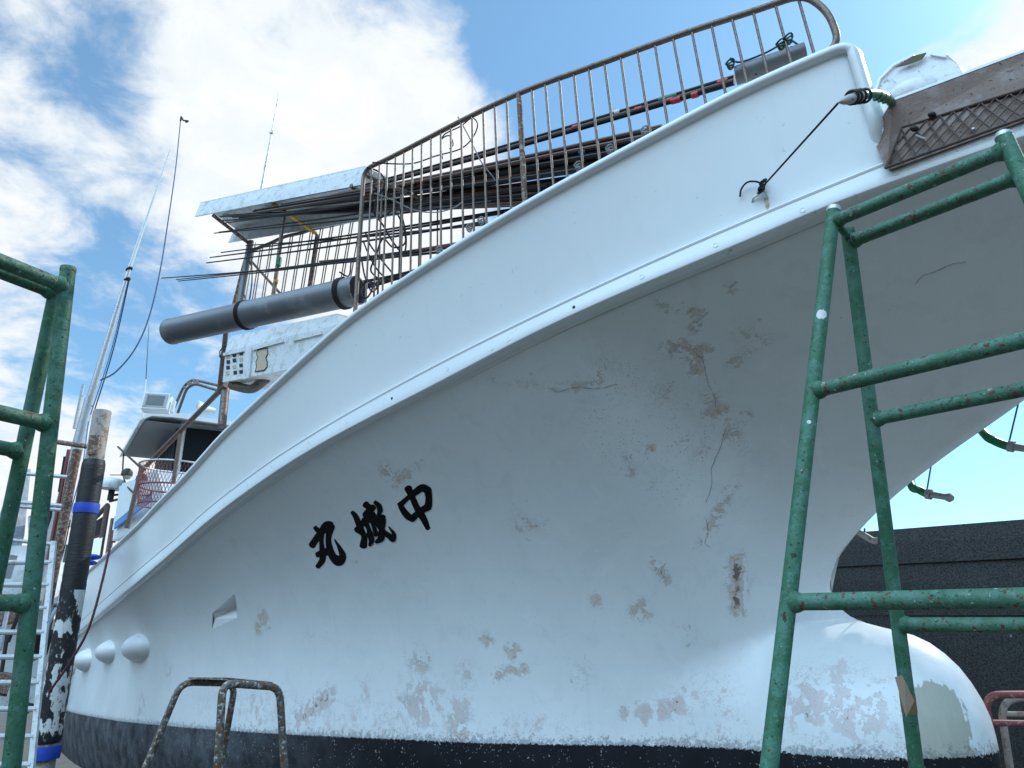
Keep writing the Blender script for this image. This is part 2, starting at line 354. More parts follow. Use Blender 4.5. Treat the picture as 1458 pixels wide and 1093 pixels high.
def bulwark_material():
    m,t,b=newmat('bulwark_paint')
    n1=t.noise(1.6,5,.6); n2=t.noise(20,7,.62); st=t.noise(14,5,.6,t.node('ShaderNodeVectorMath',{'operation':'MULTIPLY'},i0=t.pos(),i1=(1,1,.15)).outputs[0])
    c=t.mix(n1,(.685,.715,.72),(.755,.77,.77))
    c=t.mix(t.math('MULTIPLY',t.ramp(st,.52,.78),.16),c,(.55,.56,.53))
    c=t.mix(t.math('MULTIPLY',t.ramp(n2,.66,.70),.35),c,(.40,.40,.38))
    wear=t.attr('wear')
    c=t.mix(t.math('MULTIPLY',t.ramp(t.math('ADD',wear,t.math('MULTIPLY',t.math('SUBTRACT',n2,.5),1.6)),.62,.70),.7),c,(.42,.41,.40))
    vs=t.node('ShaderNodeTexVoronoi',{'feature':'F1'},Vector=t.pos(),Scale=9.)
    c=t.mix(t.math('MULTIPLY',t.math('LESS_THAN',vs.outputs['Distance'],t.math('MULTIPLY',t.ramp(n1,.5,.8),.06)),.7),c,(.2,.19,.18))
    t._in(b.inputs['Base Color'],c); t._in(b.inputs['Roughness'],t.mixf(n1,.24,.36))
    hg=t.math('ADD',t.math('MULTIPLY',t.noise(2.4,3,.5),.6),t.math('MULTIPLY',t.noise(120,2),.006))
    t._in(b.inputs['Normal'],t.node('ShaderNodeBump',Strength=.25,Distance=.02,Height=hg).outputs[0])
    return m
M_bul=bulwark_material()
hull=add('hull',hv,hf,M_hull,boat,True,angle=None)
# scupper recess cut into the side
sc=[hit(302.5,872.5),hit(334,845),hit(338,879.5),hit(302,895.5)]
bm=bmesh.new(); bm.from_mesh(hull.data)
off=Vector(O); c4=[Vector(p)-off for p in sc]; cen=sum(c4,Vector())/4
nrm=(c4[1]-c4[0]).cross(c4[2]-c4[0]).normalized()
if nrm.dot(Vector(CAM)-Vector(O)-cen)<0: nrm=-nrm
planes=[]
for i in range(4):
    a,b_=c4[i],c4[(i+1)%4]; pn=(b_-a).cross(nrm).normalized()
    if pn.dot(cen-a)>0: pn=-pn
    planes.append((a,pn))
def near(f): return (f.calc_center_median()-cen).length<.7 and abs((f.calc_center_median()-cen).dot(nrm))<.4
for a,pn in planes:
    fs=[f for f in bm.faces if near(f)]
    geo=list({e for f in fs for e in f.edges})+list({v for f in fs for v in f.verts})+fs
    bmesh.ops.bisect_plane(bm,geom=geo,plane_co=a,plane_no=pn,dist=1e-5)
dead=[f for f in bm.faces if near(f) and all((f.calc_center_median()-a).dot(pn)<1e-5 for a,pn in planes)]
bmesh.ops.delete(bm,geom=dead,context='FACES'); bm.to_mesh(hull.data); bm.free()
hull.data.polygons.foreach_set('use_smooth',[True]*len(hull.data.polygons))
inn=-np.array(nrm)
e=[p-inn*.002 for p in sc]; deep=[sc[0]+inn*.01,sc[1]+inn*.17,sc[2]+inn*.17+UP*.05,sc[3]+inn*.01]
mid=(deep[1]*.35+deep[2]*.65)+inn*.02; midl=sc[0]*.55+sc[3]*.45+inn*.02
mb=MB()
mb._add([sc[0],sc[1],sc[2],sc[3],mid,midl],[[0,1,4,5],[1,2,4],[5,4,2,3]])
mb.build('scupper_recess',M_white,boat,False)
# ---- painted wear: fields of flaking around real spots on the side
nv=len(hull.data.vertices); vc=np.empty(nv*3); hull.data.vertices.foreach_get('co',vc); vc=vc.reshape(-1,3)+O
def field(specs):
    out=np.zeros(nv)
    for sp in specs:
        u1,v1,u2,v2,r,w=sp
        a=hit(u1,v1); b_=hit(u2,v2)
        if a is None or b_ is None: continue
        rm=r/FPX*np.linalg.norm(a-CAM)
        ab=b_-a; L=ab@ab+1e-9
        t_=np.clip(((vc-a)@ab)/L,0,1); d=np.linalg.norm(vc-a-t_[:,None]*ab,axis=1)/rm
        out=np.maximum(out,w*np.exp(-.5*d*d*1.4))
    return out
def setattr_(o,nm,val):
    at=o.data.attributes.new(nm,'FLOAT','POINT'); at.data.foreach_set('value',np.asarray(val,np.float32))
P1=lambda u,v,r,w: (u,v,u,v,r,w)
peel=field([(950,496,1008,500,13,.62),(985,505,992,530,10,.6),(1010,535,1035,600,5,.45),P1(1020,590,20,.62),P1(1042,618,14,.62),P1(1062,592,10,.62),P1(1042,692,9,.68),(1035,705,1003,772,9,.62),
 (1050,795,1050,868,9,.98),P1(1050,830,20,.5),P1(945,430,13,.55),(968,438,1000,447,8,.6),(1035,402,1046,414,6,.62),P1(990,465,13,.58),P1(896,650,9,.6),P1(926,638,10,.6),P1(898,672,10,.6),P1(925,690,9,.5),(932,803,950,825,8,.62),P1(912,868,17,.62),P1(848,855,10,.55),
 P1(694,913,10,.72),P1(731,928,12,.72),(705,962,745,952,9,.65),P1(552,672,17,.58),P1(575,678,12,.55),P1(375,880,13,.72),P1(368,895,10,.7),P1(600,940,20,.5),P1(890,1015,8,.8),(780,553,860,545,10,.45),P1(742,745,30,.3),P1(1060,470,26,.35),P1(960,560,60,.25),
 P1(1000,640,40,.30),P1(940,560,34,.34),(700,540,760,548,12,.34),P1(860,520,30,.30),(1000,560,1060,640,18,.30),P1(770,745,22,.32),P1(660,960,26,.36),P1(830,960,24,.34),P1(975,900,22,.34),P1(330,770,12,.34),P1(240,960,18,.36),P1(440,905,16,.3),(560,690,600,660,10,.36),(1090,480,1040,520,14,.35),P1(655,1040,26,.55),P1(580,1005,20,.5),P1(505,800,6,.4)])
pink=field([P1(600,1000,50,.52),P1(650,1020,32,.55),(425,1022,470,990,14,.66),P1(520,985,26,.42),(915,1018,965,1004,13,.66),P1(1150,1000,46,.55),P1(1215,1010,50,.55),P1(1190,965,34,.45),P1(1010,1010,60,.36),P1(200,1008,22,.5),P1(365,1015,36,.48),(290,1000,560,1030,26,.36),(700,1035,1300,1045,18,.40),P1(590,940,26,.45),P1(1250,990,30,.5)])
green=field([(1338,1012,1346,1060,30,1.0),(1346,1060,1346,1120,30,1.0)])
pit=field([P1(880,560,60,1.),P1(930,640,70,1.),P1(860,620,45,.9),P1(960,680,50,.8)])
lc=LOC(vc)
setattr_(hull,'height',lc[:,2]); setattr_(hull,'peel',peel); setattr_(hull,'pink',pink); setattr_(hull,'green',green); setattr_(hull,'pit',pit)
setattr_(hull,'dust',np.clip((lc[:,0]-2.6)/2.4,0,1))
# transom and deck
mb=MB(); sh=np.linspace(float(H[0,-1]),float(hL(16.)),14)
bb=[float(np.interp(h,H[:,-1],B[:,-1])) for h in sh]
mb._add(list(G(16.,np.array(bb),sh))+list(G(16.,-np.array(bb),sh)),[[i,i+1,14+i+1,14+i] for i in range(13)])
mb.build('transom',M_white,boat,False)
sd=np.linspace(-3.02,16,60); hd=hU(sd)-.02
mb=MB(); mb._add(list(G(sd,Bk(sd)-.05,hd))+list(G(sd,-(Bk(sd)-.05),hd)),[[i,i+1,60+i+1,60+i] for i in range(59)])
mb.build('deck',M_frpin,boat,False)
# ---- bulwark with rounded cap and forward edge
def strip(name,ss,rows,matl,close=False,both=True,caps=False,angle=50):
    """rows: list of functions s -> (b,h); swept along ss"""
    R=[];n=len(ss)
    for f in rows:
        b_,h_=f(ss); R.append((b_*np.ones(n),h_*np.ones(n)))
    V=[];Fs=[];k=len(rows)
    for sgn in ((1,-1) if both else (1,)):
        base=len(V)
        for b_,h_ in R: V+=list(G(ss,sgn*b_,h_))
        for j in range(k if close else k-1):
            a=base+j*n; c=base+((j+1)%k)*n
            for i in range(n-1):
                q=[a+i,a+i+1,c+i+1,c+i]; Fs.append(q if sgn<0 else q[::-1])
        if caps:
            Fs.append([base+j*n for j in range(k)]); Fs.append([base+j*n+n-1 for j in range(k)])
    return add(name,V,Fs,matl,boat,True,angle=angle)
ss=np.concatenate([np.linspace(-1.57,4,150),np.linspace(4.1,16,90)])
def bulrow(t,inset=0.):
    def f(s):
        b_=Bk(s)-.012+(Br(s)-.035-Bk(s)+.012)*(t**1.15)-inset; return b_,hU(s)-.02+(hR(s)-.03-hU(s)+.02)*t
    return f
rows=[bulrow(t) for t in np.linspace(0,1,12)]+[bulrow(1,.075),bulrow(0,.075)]
bul=strip('bulwark',ss,rows,M_bul,close=True,caps=True)
setattr_(bul,'wear',np.zeros(len(bul.data.vertices)))
# cap bead
cs=np.concatenate([np.linspace(16,4,80),np.linspace(3.95,-1.50,150)])
cap_c=G(cs,Br(cs)-.040,hR(cs)-.022)
fwd_s=np.linspace(-1.565,-1.50,14)
tt=np.linspace(.0,.78,14)
fl=[]
for t_ in tt:
    s_=-1.575+.03*t_+(.03*max(0,t_-.6)/.18); b_=-.05*max(0,t_-.6)/.18+float(Br(-1.57))-.040+(float(Bk(-1.52))-float(Br(-1.57))+.02)*t_; h_=float(hR(-1.57))-.05-(float(hR(-1.57))-float(hU(-1.5))-.03)*t_
    fl.append(G(s_,b_,h_))
path=rnd(list(cap_c[[0]])+list(cap_c[1:]),.001,1) if False else np.array(list(cap_c))
corner=G(-1.585,float(Br(-1.585))-.040,float(hR(-1.585))-.022)
pc=[]
for j in range(9):
    t_=j/8; pc.append((1-t_)**2*cap_c[-1]+2*t_*(1-t_)*corner+t_**2*fl[1])
path=np.array(list(cap_c)+pc[1:-1]+fl[1:])
def ribbon_sweep(path,shape_out,shape_up,name,matl,sgn=1):
    n=len(path);T=np.gradient(path,axis=0);T/=np.linalg.norm(T,axis=1)[:,None]
    V=[]
    m=len(shape_out)
    for i in range(n):
        o_=N-T[i]*(N@T[i]); o_/=np.linalg.norm(o_); u_=np.cross(T[i],o_); 
        if i==0 and u_@UP<0: flip=-1
        elif i==0: flip=1
        u_=u_*flip
        V+= [path[i]+o_*a+u_*b_ for a,b_ in zip(shape_out,shape_up)]
    Fs=[[i*m+j,i*m+(j+1)%m,(i+1)*m+(j+1)%m,(i+1)*m+j] for i in range(n-1) for j in range(m)]+[list(range(m)),[(n-1)*m+j for j in range(m)]]
    if sgn<0:
        V=[p-2*((p-O)@N)*N for p in V]
    return add(name,V,Fs,matl,boat,True,angle=60)
a=np.linspace(0,2*math.pi,17)[:-1]
sq=lambda x: np.sign(x)*np.abs(x)**.6
for sg in (1,-1):
    o_=ribbon_sweep(path,sq(np.cos(a))*.050*.8,sq(np.sin(a))*.022,'bulwark_cap',M_bul,sg)
    setattr_(o_,'wear',np.full(len(o_.data.vertices),.12))
# rubbing strake
sk=np.concatenate([np.linspace(-3.07,4,190),np.linspace(4.1,16,90)])
dU=lambda s: hU(s)-hL(s)
prof=[(-.02,.012,1),(.014,.012,1),(.024,.009,1),(.027,.003,1),(.025,-.004,1),(.021,-.009,1),(.024,.5,0),(.026,.80,0),(.023,.90,0),(.013,.97,0),(-.004,1.0,0),(-.03,1.0,0),(-.075,1.0,0)]
def skrow(o_,k,ab):
    return lambda s: (np.maximum(Bk(s)+o_,.002), hU(s)+(k if ab else -k*dU(s)))
stk=strip('rubbing_strake',sk,[skrow(*p) for p in prof],M_bul,angle=32)
setattr_(stk,'wear',np.tile(np.repeat([.05,.05,.05,.05,.05,.1,.15,.3,.42,.46,.40,.3,.1],len(sk)),2))
sv=np.array([v.co for v in stk.data.vertices]); 
# dark sealant seam under the strake
seam=MB(); s2=np.linspace(-2.9,12,160); seam.tube(G(s2,Bk(s2)-.052,hL(s2)-.012*np.ones_like(s2)-.004),.0022,6); seam.build('seam',M_frpin,boat)
stv=[Vector(v.co)+Vector(O) for v in stk.data.vertices]; st_tree=BVHTree.FromPolygons(stv,[list(p.vertices) for p in stk.data.polygons])
blv=[Vector(v.co)+Vector(O) for v in bul.data.vertices]; bl_tree=BVHTree.FromPolygons(blv,[list(p.vertices) for p in bul.data.polygons])
def frame_at(u,v,tree):
    d=Vector(ray(u,v)).normalized(); p,n,i,ds=tree.ray_cast(Vector(CAM),d)
    if p is None: return None
    if n.dot(d)>0: n=-n
    x=n.cross(Vector((0,0,1))).normalized(); y=n.cross(x)
    return np.array(p),np.array(n),np.array(x),np.array(y)
for (u,v,hole) in [(1401,195,0),(1275,246,0),(1143,299,0),(1019,349,0),(914,394,0),(817,437,1),(724,483,0),(637,525,0),(558,567,1),(493,601,0),(440,630,0),(700,496,0),(386,664,0),(352,690,0),(318,716,0),(288,742,0),(256,772,0)]:
    fr=frame_at(u,v,st_tree)
    if fr is None: continue
    p,n,x,y=fr; r=.011 if not hole else .009
    mb=MB(); 
    if hole: mb.lathe(p-n*.002,n,[(0,r),(.0035,r),(.0036,r*.8)],16); mb.build('screw_hole',M_dark,boat)
    else:
        ring=[p+n*.001+r*(math.cos(q)*x+math.sin(q)*y) for q in np.linspace(0,2*math.pi,25)]
        mb.tube(ring,.0016,5,False); mb.lathe(p-n*.002,n,[(0,r*.96),(.0026,r*.96),(.003,r*.8)],16); mb.build('screw_plug',M_bul,boat)
# ------------------------------------------------------------------ name on the bow, brushed in black
K=6.0708
strokes={'a':[[(978,212,30),(1010,280,24),(1050,370,25),(1085,430,28),(1120,490,25),(1150,558,19)],[(905,345,19),(935,400,24),(975,450,27),(1020,478,24)],
 [(915,352,22),(970,300,18),(1030,255,24),(1100,208,29),(1150,228,30)],[(1148,225,30),(1158,290,26),(1155,360,28),(1158,385,20)],[(1015,475,25),(1060,430,24),(1110,395,26),(1152,370,29)]],
'b':[[(497,420,16),(525,455,21),(552,520,24),(585,590,20),(600,640,24),(592,710,30)],[(540,575,28),(575,530,20),(605,480,20),(640,450,18)],
 [(612,350,27),(642,385,21),(605,440,20)],[(678,372,24),(640,420,22),(600,447,16)],[(693,330,14),(728,365,21),(735,410,20),(716,442,9)],
 [(650,400,22),(690,470,24),(735,540,22),(775,590,18),(820,625,22),(850,655,19),(856,605,15),(812,542,4)],[(752,462,30),(762,500,22),(752,570,22),(748,640,26),(705,675,14)],
 [(603,480,26),(632,545,16),(650,600,22),(664,660,22),(648,702,12)],[(640,430,20),(668,500,14),(690,560,16),(706,612,20)],[(590,525,16),(640,488,17),(700,482,18),(752,458,22)],[(560,585,16),(610,618,16),(650,600,16)]],
'c':[[(175,552,17),(205,580,20),(245,592,18)],[(148,705,27),(185,650,26),(230,590,28),(272,535,32),(312,528,28)],[(230,600,22),(230,680,17),(238,760,24),(238,830,24),(198,888,19)],
 [(310,540,32),(290,640,22),(298,720,25),(328,800,30),(380,838,40),(412,795,28),(388,730,16),(343,652,4)],[(195,785,21),(250,768,30),(300,748,26)]]}
M_crack=mat('cracked_paint_edge',(.22,.205,.19),.8)
M_ink=mat('black_lettering_paint',(.0045,.0045,.005),.5,0,[(150,.70,.02,(.20,.21,.21),.6)],.2,30,spec=.12)
for key in 'abc':
    V=[];Fs=[]
    for k,stq in enumerate(strokes[key]):
        q=bez([(x,y,w) for x,y,w in stq],8)
        c2=q[:,:2]; w=np.maximum(q[:,2]*1.13,2); T=np.gradient(c2,axis=0); T/=np.linalg.norm(T,axis=1)[:,None]; nn=np.stack([-T[:,1],T[:,0]],1)
        cap0=[c2[0]-T[0]*w[0]*math.sin(t)*.7+nn[0]*w[0]*math.cos(t) for t in np.linspace(0,math.pi,9)[1:-1]]
        cap1=[c2[-1]+T[-1]*w[-1]*math.sin(t)*.7-nn[-1]*w[-1]*math.cos(t) for t in np.linspace(0,math.pi,9)[1:-1]]
        Lf=list(c2+nn*w[:,None]); Rt=list(c2-nn*w[:,None])
        o_=.0012+.0005*k
        def pj(p): return hit(420+p[0]/K,660+p[1]/K,o_)
        n=len(q); b0=len(V); V+=[pj(p) for p in Lf]+[pj(p) for p in Rt]
        Fs+=[[b0+i,b0+i+1,b0+n+i+1,b0+n+i] for i in range(n-1)]
        c0=len(V); V+=[pj(p) for p in cap0]; Fs.append([b0]+list(range(c0,c0+len(cap0)))+[b0+n])
        c1=len(V); V+=[pj(p) for p in cap1]; Fs.append([b0+2*n-1]+list(range(c1,c1+len(cap1)))+[b0+n-1])
    add('name_character',V,Fs,M_ink,boat,False)
rc=random.Random(5)
for pts in ([(986,497),(1000,512),(1004,530),(1011,548),(1017,568),(1018,580)],[(1032,610),(1025,640),(1012,668),(1013,690),(1006,715)],[(1003,735),(1008,752),(1004,772),(1012,780)],[(880,545),(850,552),(820,550),(795,556),(780,552)],
 [(1302,404),(1316,392),(1330,385),(1352,378),(1375,374)],[(1046,795),(1050,820),(1047,842),(1051,866)],[(948,800),(940,812),(946,824)]):
    q=bez([(u+rc.uniform(-1.5,1.5),v+rc.uniform(-1.5,1.5)) for u,v in pts],6)
    P_=[hit(u+rc.uniform(-.8,.8),v+rc.uniform(-.8,.8),.0004) for u,v in q]; P_=[p for p in P_ if p is not None]
    if len(P_)>2: MB().tube(P_,[.0006+.0012*rc.random() for _ in P_],5).build('paint_crack',M_crack,boat)
# half-round covers on the side
for u,v,rx,ry,rz in [(196,921,.50,.20,.19),(155,927,.50,.20,.18),(124,939,.55,.22,.20),(106,946,.55,.22,.19)]:
    p=hit(u,v)
    if p is None: continue
    mb=MB(); rw=[]
    for t_ in np.linspace(0,1,13):
        x_=rx*(1-2*t_); w_=(max(0.,1-((.5-t_)/.5)**4) if t_<.5 else max(0.,1-((t_-.5)/.5)**2.2))**.5+.002
        rw.append([p+A*x_-N*.17+N*(ry+.13)*w_*math.sin(q)+UP*rz*w_*math.cos(q) for q in np.linspace(0,math.pi,15)])
    mb._add([q for r_w in rw for q in r_w],[[a_*15+b_,(a_+1)*15+b_,(a_+1)*15+b_+1,a_*15+b_+1] for a_ in range(12) for b_ in range(14)]); mb.build('outlet_cover',M_white,boat,True,angle=None)
# ------------------------------------------------------------------ guard rail along the bulwark top
bR=lambda s: Br(s)-.10
Lcam=LOC(CAM)
def onB(u,v,Bf):
    d=M@ray(u,v); ts=np.linspace(.5,30,60000); p=Lcam[None]+ts[:,None]*d[None]; g=p[:,1]-Bf(p[:,0]); i=np.where((g[:-1]>0)&(g[1:]<=0))[0]
    return p[i[0]] if len(i) else None
tp=[(532,236),(560,222),(610,196),(660,170),(745,130),(850,92),(960,52),(1042,25),(1125,0)]
tl=np.array([onB(u,v,bR) for u,v in tp]); o1=np.argsort(tl[:,0]); topf=pch(tl[o1,0],tl[o1,2])
railing=None
botf=lambda s: hR(s)+.035
s_a,s_f=1.50,-1.47
fr=[G(s_a,bR(s_a),botf(s_a)),G(s_a-.02,bR(s_a),float(topf(1.38))+.03)]+[G(s_,bR(s_),topf(s_)) for s_ in np.linspace(1.25,-1.25,15)]+[G(-1.445,bR(-1.43),topf(-1.45)+.01),G(-1.515,bR(-1.49),.6*topf(-1.45)+.4*botf(-1.5)),G(-1.52,bR(-1.52),botf(-1.5)+.01)]
fr+= [G(s_,bR(s_),botf(s_)) for s_ in np.linspace(-1.25,1.42,15)]+[G(s_a,bR(s_a),botf(s_a))]
mb=MB(); mb.tube(rnd(fr,.11,6),.0165,12); railing=mb.build('guard_rail',M_steel,boat)
bsp=np.arange(-1.42,1.47,.0905)
for i,s_ in enumerate(bsp):
    thick = abs(s_-.02)<.045
    j=random.uniform(-.006,.006)
    mb=MB(); mb.tube([G(s_+j,bR(s_),botf(s_)),G(s_,bR(s_),float(topf(min(s_,1.40))))],.0165 if thick else .0072,8)
    mb.build('baluster',M_steel if not thick else M_rust,railing)
# return of the rail across the deck at its aft end
pa=G(s_a,bR(s_a),botf(s_a)); ta=G(s_a,bR(s_a),float(topf(1.38)))
for k in range(1,5):
    mb=MB(); b_=float(bR(s_a))-.16*k; mb.tube([G(s_a,b_,hR(s_a)-.2),G(s_a,b_,float(topf(1.38))-.06)],.0072,8); mb.build('baluster',M_steel,railing)
mb=MB(); mb.tube([ta,G(s_a,float(bR(s_a))-.7,float(topf(1.38))-.04)],.0165,10); mb.build('cross_rail',M_steel,railing)
# lashings where the rail is tied down
for (u,v) in [(1112,64),(1040,92),(1123,56),(918,187),(868,213),(823,237),(685,315),(668,325),(625,357)]:
    p=onB(u,v,bR); p=G(*p)
    mb=MB()
    for k in range(3):
        a_=np.linspace(0,2*math.pi,14); r=.014+.003*k
        mb.tube([p+UP*(.012*k-.01)+r*(math.cos(q)*A+math.sin(q)*N)+UP*.006*math.sin(2*q+k) for q in a_],.0045,6,False)
    mb.build('lashing',M_ropeg if u<1000 else M_hosed,railing)
# ------------------------------------------------------------------ fishing poles
npole=0
def pole(p1,y1,p2,y2,u_aft,u_fwd,r,m,lab,cat='fishing pole',tapes=()):
    a=W(*p1,y1); b_=W(*p2,y2)
    def at(u):                           # where the line passes pixel column u
        n_=np.cross(ray(u,0),ray(u,1000)); d=b_-a; t_=-((a-CAM)@n_)/(d@n_); return a+d*t_
    e1,e2=at(u_aft),at(u_fwd)
    o=thing('fishing_pole',lab,cat,e2,'fishing poles stowed along the deck')
    mid=[e1+(e2-e1)*t for t in np.linspace(0,1,5)]
    for i_,dz in enumerate((0,-.012,-.018,-.012,0)): mid[i_]=mid[i_]+np.array([0,0,dz])
    MB().tube(bez(mid,3),r*.62,8,True,r).build('rod',m,o)
    for (u,mt_,ln) in tapes:
        c=at(u); d=(e2-e1)/np.linalg.norm(e2-e1); MB().tube([c-d*ln+np.array([0,0,-.008]),c+d*ln+np.array([0,0,-.008])],r*1.18,10).build('tape_wrap',mt_,o)
    return o
for k,(v1,v2,mt_,tp_) in enumerate([(257,181.5,M_black,[(1030,M_redtape,.03),(880,M_whitetape,.02),(952,M_greentape,.06)]),(260,185.5,M_polebrown,[(955,M_redtape,.02),(910,M_redtape,.025),(820,M_redtape,.02)]),(262,187.5,M_black,[(990,M_redtape,.02),(963,M_redtape,.03)])]):
    pole((540,v1),5.0,(800,v2),3.75,520,1046,.016,mt_,'fishing pole with coloured tape wraps, in the top layer behind the guard rail',tapes=tp_)
LB='dark fishing pole in the thick bundle behind the white bulwark, one of many alike'
for i in range(34):
    q=i/33; v1=264+q*15+random.uniform(-1,1); v2=211+q*34+random.uniform(-1,1)
    tpz=[(random.choice([790,830,870]),random.choice([M_whitetape,M_greentape,M_bluest]),.025)] if i in (4,9,14,20,27) else []
    pole((540,v1),5.0+random.uniform(-.25,.25),(800,v2),3.8+random.uniform(-.2,.2),random.uniform(340,520),random.uniform(900,1000),.0165,M_black if i%5 else M_polebrown,LB,tapes=tpz)
for i in range(22):
    q=i/21; v1=286+q*12+random.uniform(-1,1); v2=252+q*36+random.uniform(-1.5,1.5)
    pole((540,v1),5.1+random.uniform(-.1,.1),(800,v2),3.85+random.uniform(-.1,.1),random.uniform(305,470),random.uniform(820,930),.0155,M_black if i%4 else M_polebrown,LB)
LD='thin black fishing pole whose tip sticks out aft below the white rack'
for (p1,p2,ua,uf) in [((505,331),(720,299),315,740),((505,335),(715,303),299,730),((500,336),(690,307),304,720),((505,335.5),(690,319),350,700),((430,354),(640,323),294,690),((500,291),(700,262),318,800),((480,306),(640,283),312,780),((470,313),(620,296),305,700)]:
    pole(p1,5.2,p2,4.3,ua,uf,.010,M_black,LD)
LE='long fishing pole, brown towards the bow, jutting aft past the grey pipe'
for (p1,p2,ua,uf,m_) in [((455,372.5),(600,354.5),251,655,M_black),((455,375),(600,357),254,650,M_black),((430,377),(600,361),230,640,M_black)]:
    pole(p1,5.3,p2,4.3,ua,uf,.010,m_,LE)
pole((470,370),5.3,(600,353.5),4.3,455,650,.0135,M_polebrown,'brown fishing pole lying across the rail above the grey pipe')
LF='short dark fishing pole end low at the aft corner of the guard rail'
for (p1,p2) in [((525,398),(615,377)),((522,404),(615,379)),((520,409),(620,374))]:
    pole(p1,4.6,p2,4.2,508,640,.016,M_black,LF)
# ------------------------------------------------------------------ pole rack (white trough roof) on posts
rack=None
nR,nL_=W(519,262,5.2),W(277,308,7.0); nRt,nLt=W(521,238,5.23),W(285,290,7.03)
fR,fL=W(568,305,5.65),W(325,345,7.6); fRt,fLt=W(572,262,5.6),W(334,325,7.55)
mb=MB()
th=np.array([.0,.03,.012])
mb.hexa([nL_,nR,nR+th,nL_+th,nLt,nRt,nRt+th,nLt+th])
mb.hexa([fL,fR,fR+th,fL+th,fLt,fRt,fRt+th,fLt+th])
mb.hexa([nLt,nRt,fRt,fLt,nLt+UP*.02,nRt+UP*.02,fRt+UP*.02,fLt+UP*.02])
rack=mb.build('pole_rack',M_frp,boat,True,angle=30)
def bar(name,p,q,r,m,par=boat,seg=10): return MB().tube([p,q],r,seg).build(name,m,par)
bar('cross_bar',W(303,306,6.85),W(362,352,7.35),.022,M_rust,rack)
bar('cross_bar',W(388,289,6.1),W(450,332,6.6),.022,M_yellow,rack)
bar('cross_bar',W(500,264,5.3),W(545,300,5.7),.022,M_rust,rack)
bar('rack_post',W(405,300,6.1),W(388,432,6.0),.02,M_steel,rack)
bar('tape_wrap',W(398,367,6.03),W(396.5,378,6.02),.024,M_greentape,rack)
bar('tape_wrap',W(393,398,6.03),W(392,403,6.02),.024,M_yellow,rack)
bar('rack_post',W(358,345,7.3),W(341,440,7.1),.05,M_pvc,rack)
bar('rack_post',W(452,335,6.6),W(440,415,6.5),.026,M_rust,rack)
MB().tube(rnd([W(362,350,7.3),W(350,366,7.3),W(331,440,7.2)],.1),.02,10).build('rack_post',M_rust,rack)
bar('brace',W(358,372,6.9),W(402,421,6.6),.014,M_rust,rack)
# upper deck rail behind
ur=[(360,356),(385,346),(405,337),(430,331),(445,326),(470,321),(500,314),(520,309)]
urp=[W(u,v,7.2-(u-360)*.0075) for u,v in ur]
upr=MB().tube(bez(urp,4),.02,10).build('upper_guard_rail',M_brown,boat)
for i in range(22):
    t_=i/21*.97+.01; u=360+t_*155+(2.2 if i%2 else -1.5); v=np.interp(u,[p[0] for p in ur],[p[1] for p in ur]); y=7.2-(u-360)*.0075
    q=MB().tube([W(u,v,y),W(u-13.5-(u-360)*.012,v+88,y+.05)],.007,6).build('baluster',M_brown,upr)
# ------------------------------------------------------------------ grey pipes
a,b_=W(243,472,5.2),W(510,413,4.42)
pp=thing('drain_pipe','long grey plastic pipe lashed below the poles at the aft end of the rail','pipe',b_)
R=.106; d=(b_-a)/np.linalg.norm(b_-a); Ln=np.linalg.norm(b_-a)
MB().lathe(a,d,[(0,R*.93),(.0,R*1.02),(.02,R*1.04),(.03,R),(Ln*.43,R),(Ln*.43,R*1.045),(Ln*.47,R*1.045),(Ln*.475,R),(Ln,R),(Ln,R*.93),(Ln-.1,R*.92)],36).build('pipe_body',M_pvc,pp)
mb=MB(); mb.lathe(a-d*.001,d,[(0,R*.9),(.002,R*.9)],30); mb.build('pipe_end',M_dark,pp)
for f_ in (.43,.925):
    c=a+d*Ln*f_; x=np.cross(d,UP); x/=np.linalg.norm(x); y=np.cross(x,d); mb=MB()
    for k in range(3): mb.tube([c+d*(.014*k)+(R*1.06)*(math.cos(q)*x+math.sin(q)*y) for q in np.linspace(0,2*math.pi,30)],.007,6,False)
    mb.build('lashing',M_rope,pp)
for (q_,r_) in (((352,452,4.75),(357,352,7.2)),((482,404,4.45),(500,372,4.6))):
    MB().tube(bez([W(*q_)+UP*.10,(W(*q_)+W(*r_))/2+np.array([.03,0,-.03]),W(*r_)],5),.006,6).build('sling',M_rope,pp)
a,b_=W(1047,108,2.75),W(1147,74,2.62)
p2=thing('drain_pipe','short grey plastic pipe tied behind the rail at the bow corner','pipe',a)
d=(b_-a)/np.linalg.norm(b_-a); Ln=np.linalg.norm(b_-a); R=.047
MB().lathe(a,d,[(0,R*.9),(0,R),(Ln,R),(Ln,R*.9),(Ln-.03,R*.88)],28).build('pipe_body',M_pvc,p2)
x=np.cross(d,UP); x/=np.linalg.norm(x); y=np.cross(x,d)
for k in range(9):
    q=random.uniform(2.2,5.2); t_=random.uniform(.2,.97); c=a+d*Ln*t_+(math.cos(q)*x+math.sin(q)*y)*R*.985
    hm=MB(); hm.ell(c,d*.006,np.cross(d,(math.cos(q)*x+math.sin(q)*y))*.006,(math.cos(q)*x+math.sin(q)*y)*.003,8,6); hm.build('drilled_hole',M_dark,p2)
rp=thing('rope','dark green cord tying the short grey pipe to the guard rail','rope',W(1047,84,2.7))
mb=MB(); mb.tube(bez([W(1040,84,2.7),W(1055,88,2.7),W(1090,75,2.68),W(1122,58,2.64),W(1136,63,2.62)],6),.005,6)
for (u,v) in ((1043,85),(1124,58)):
    for k in range(4):
        c=W(u,v,2.69); mb.tube([c+.011*(1-.12*k)*(math.cos(q)*np.array([1,.2,.3*k-.4])+math.sin(q)*np.array([.25*k-.3,.3,1])) for q in np.linspace(0,2*math.pi,14)],.004,6,False)
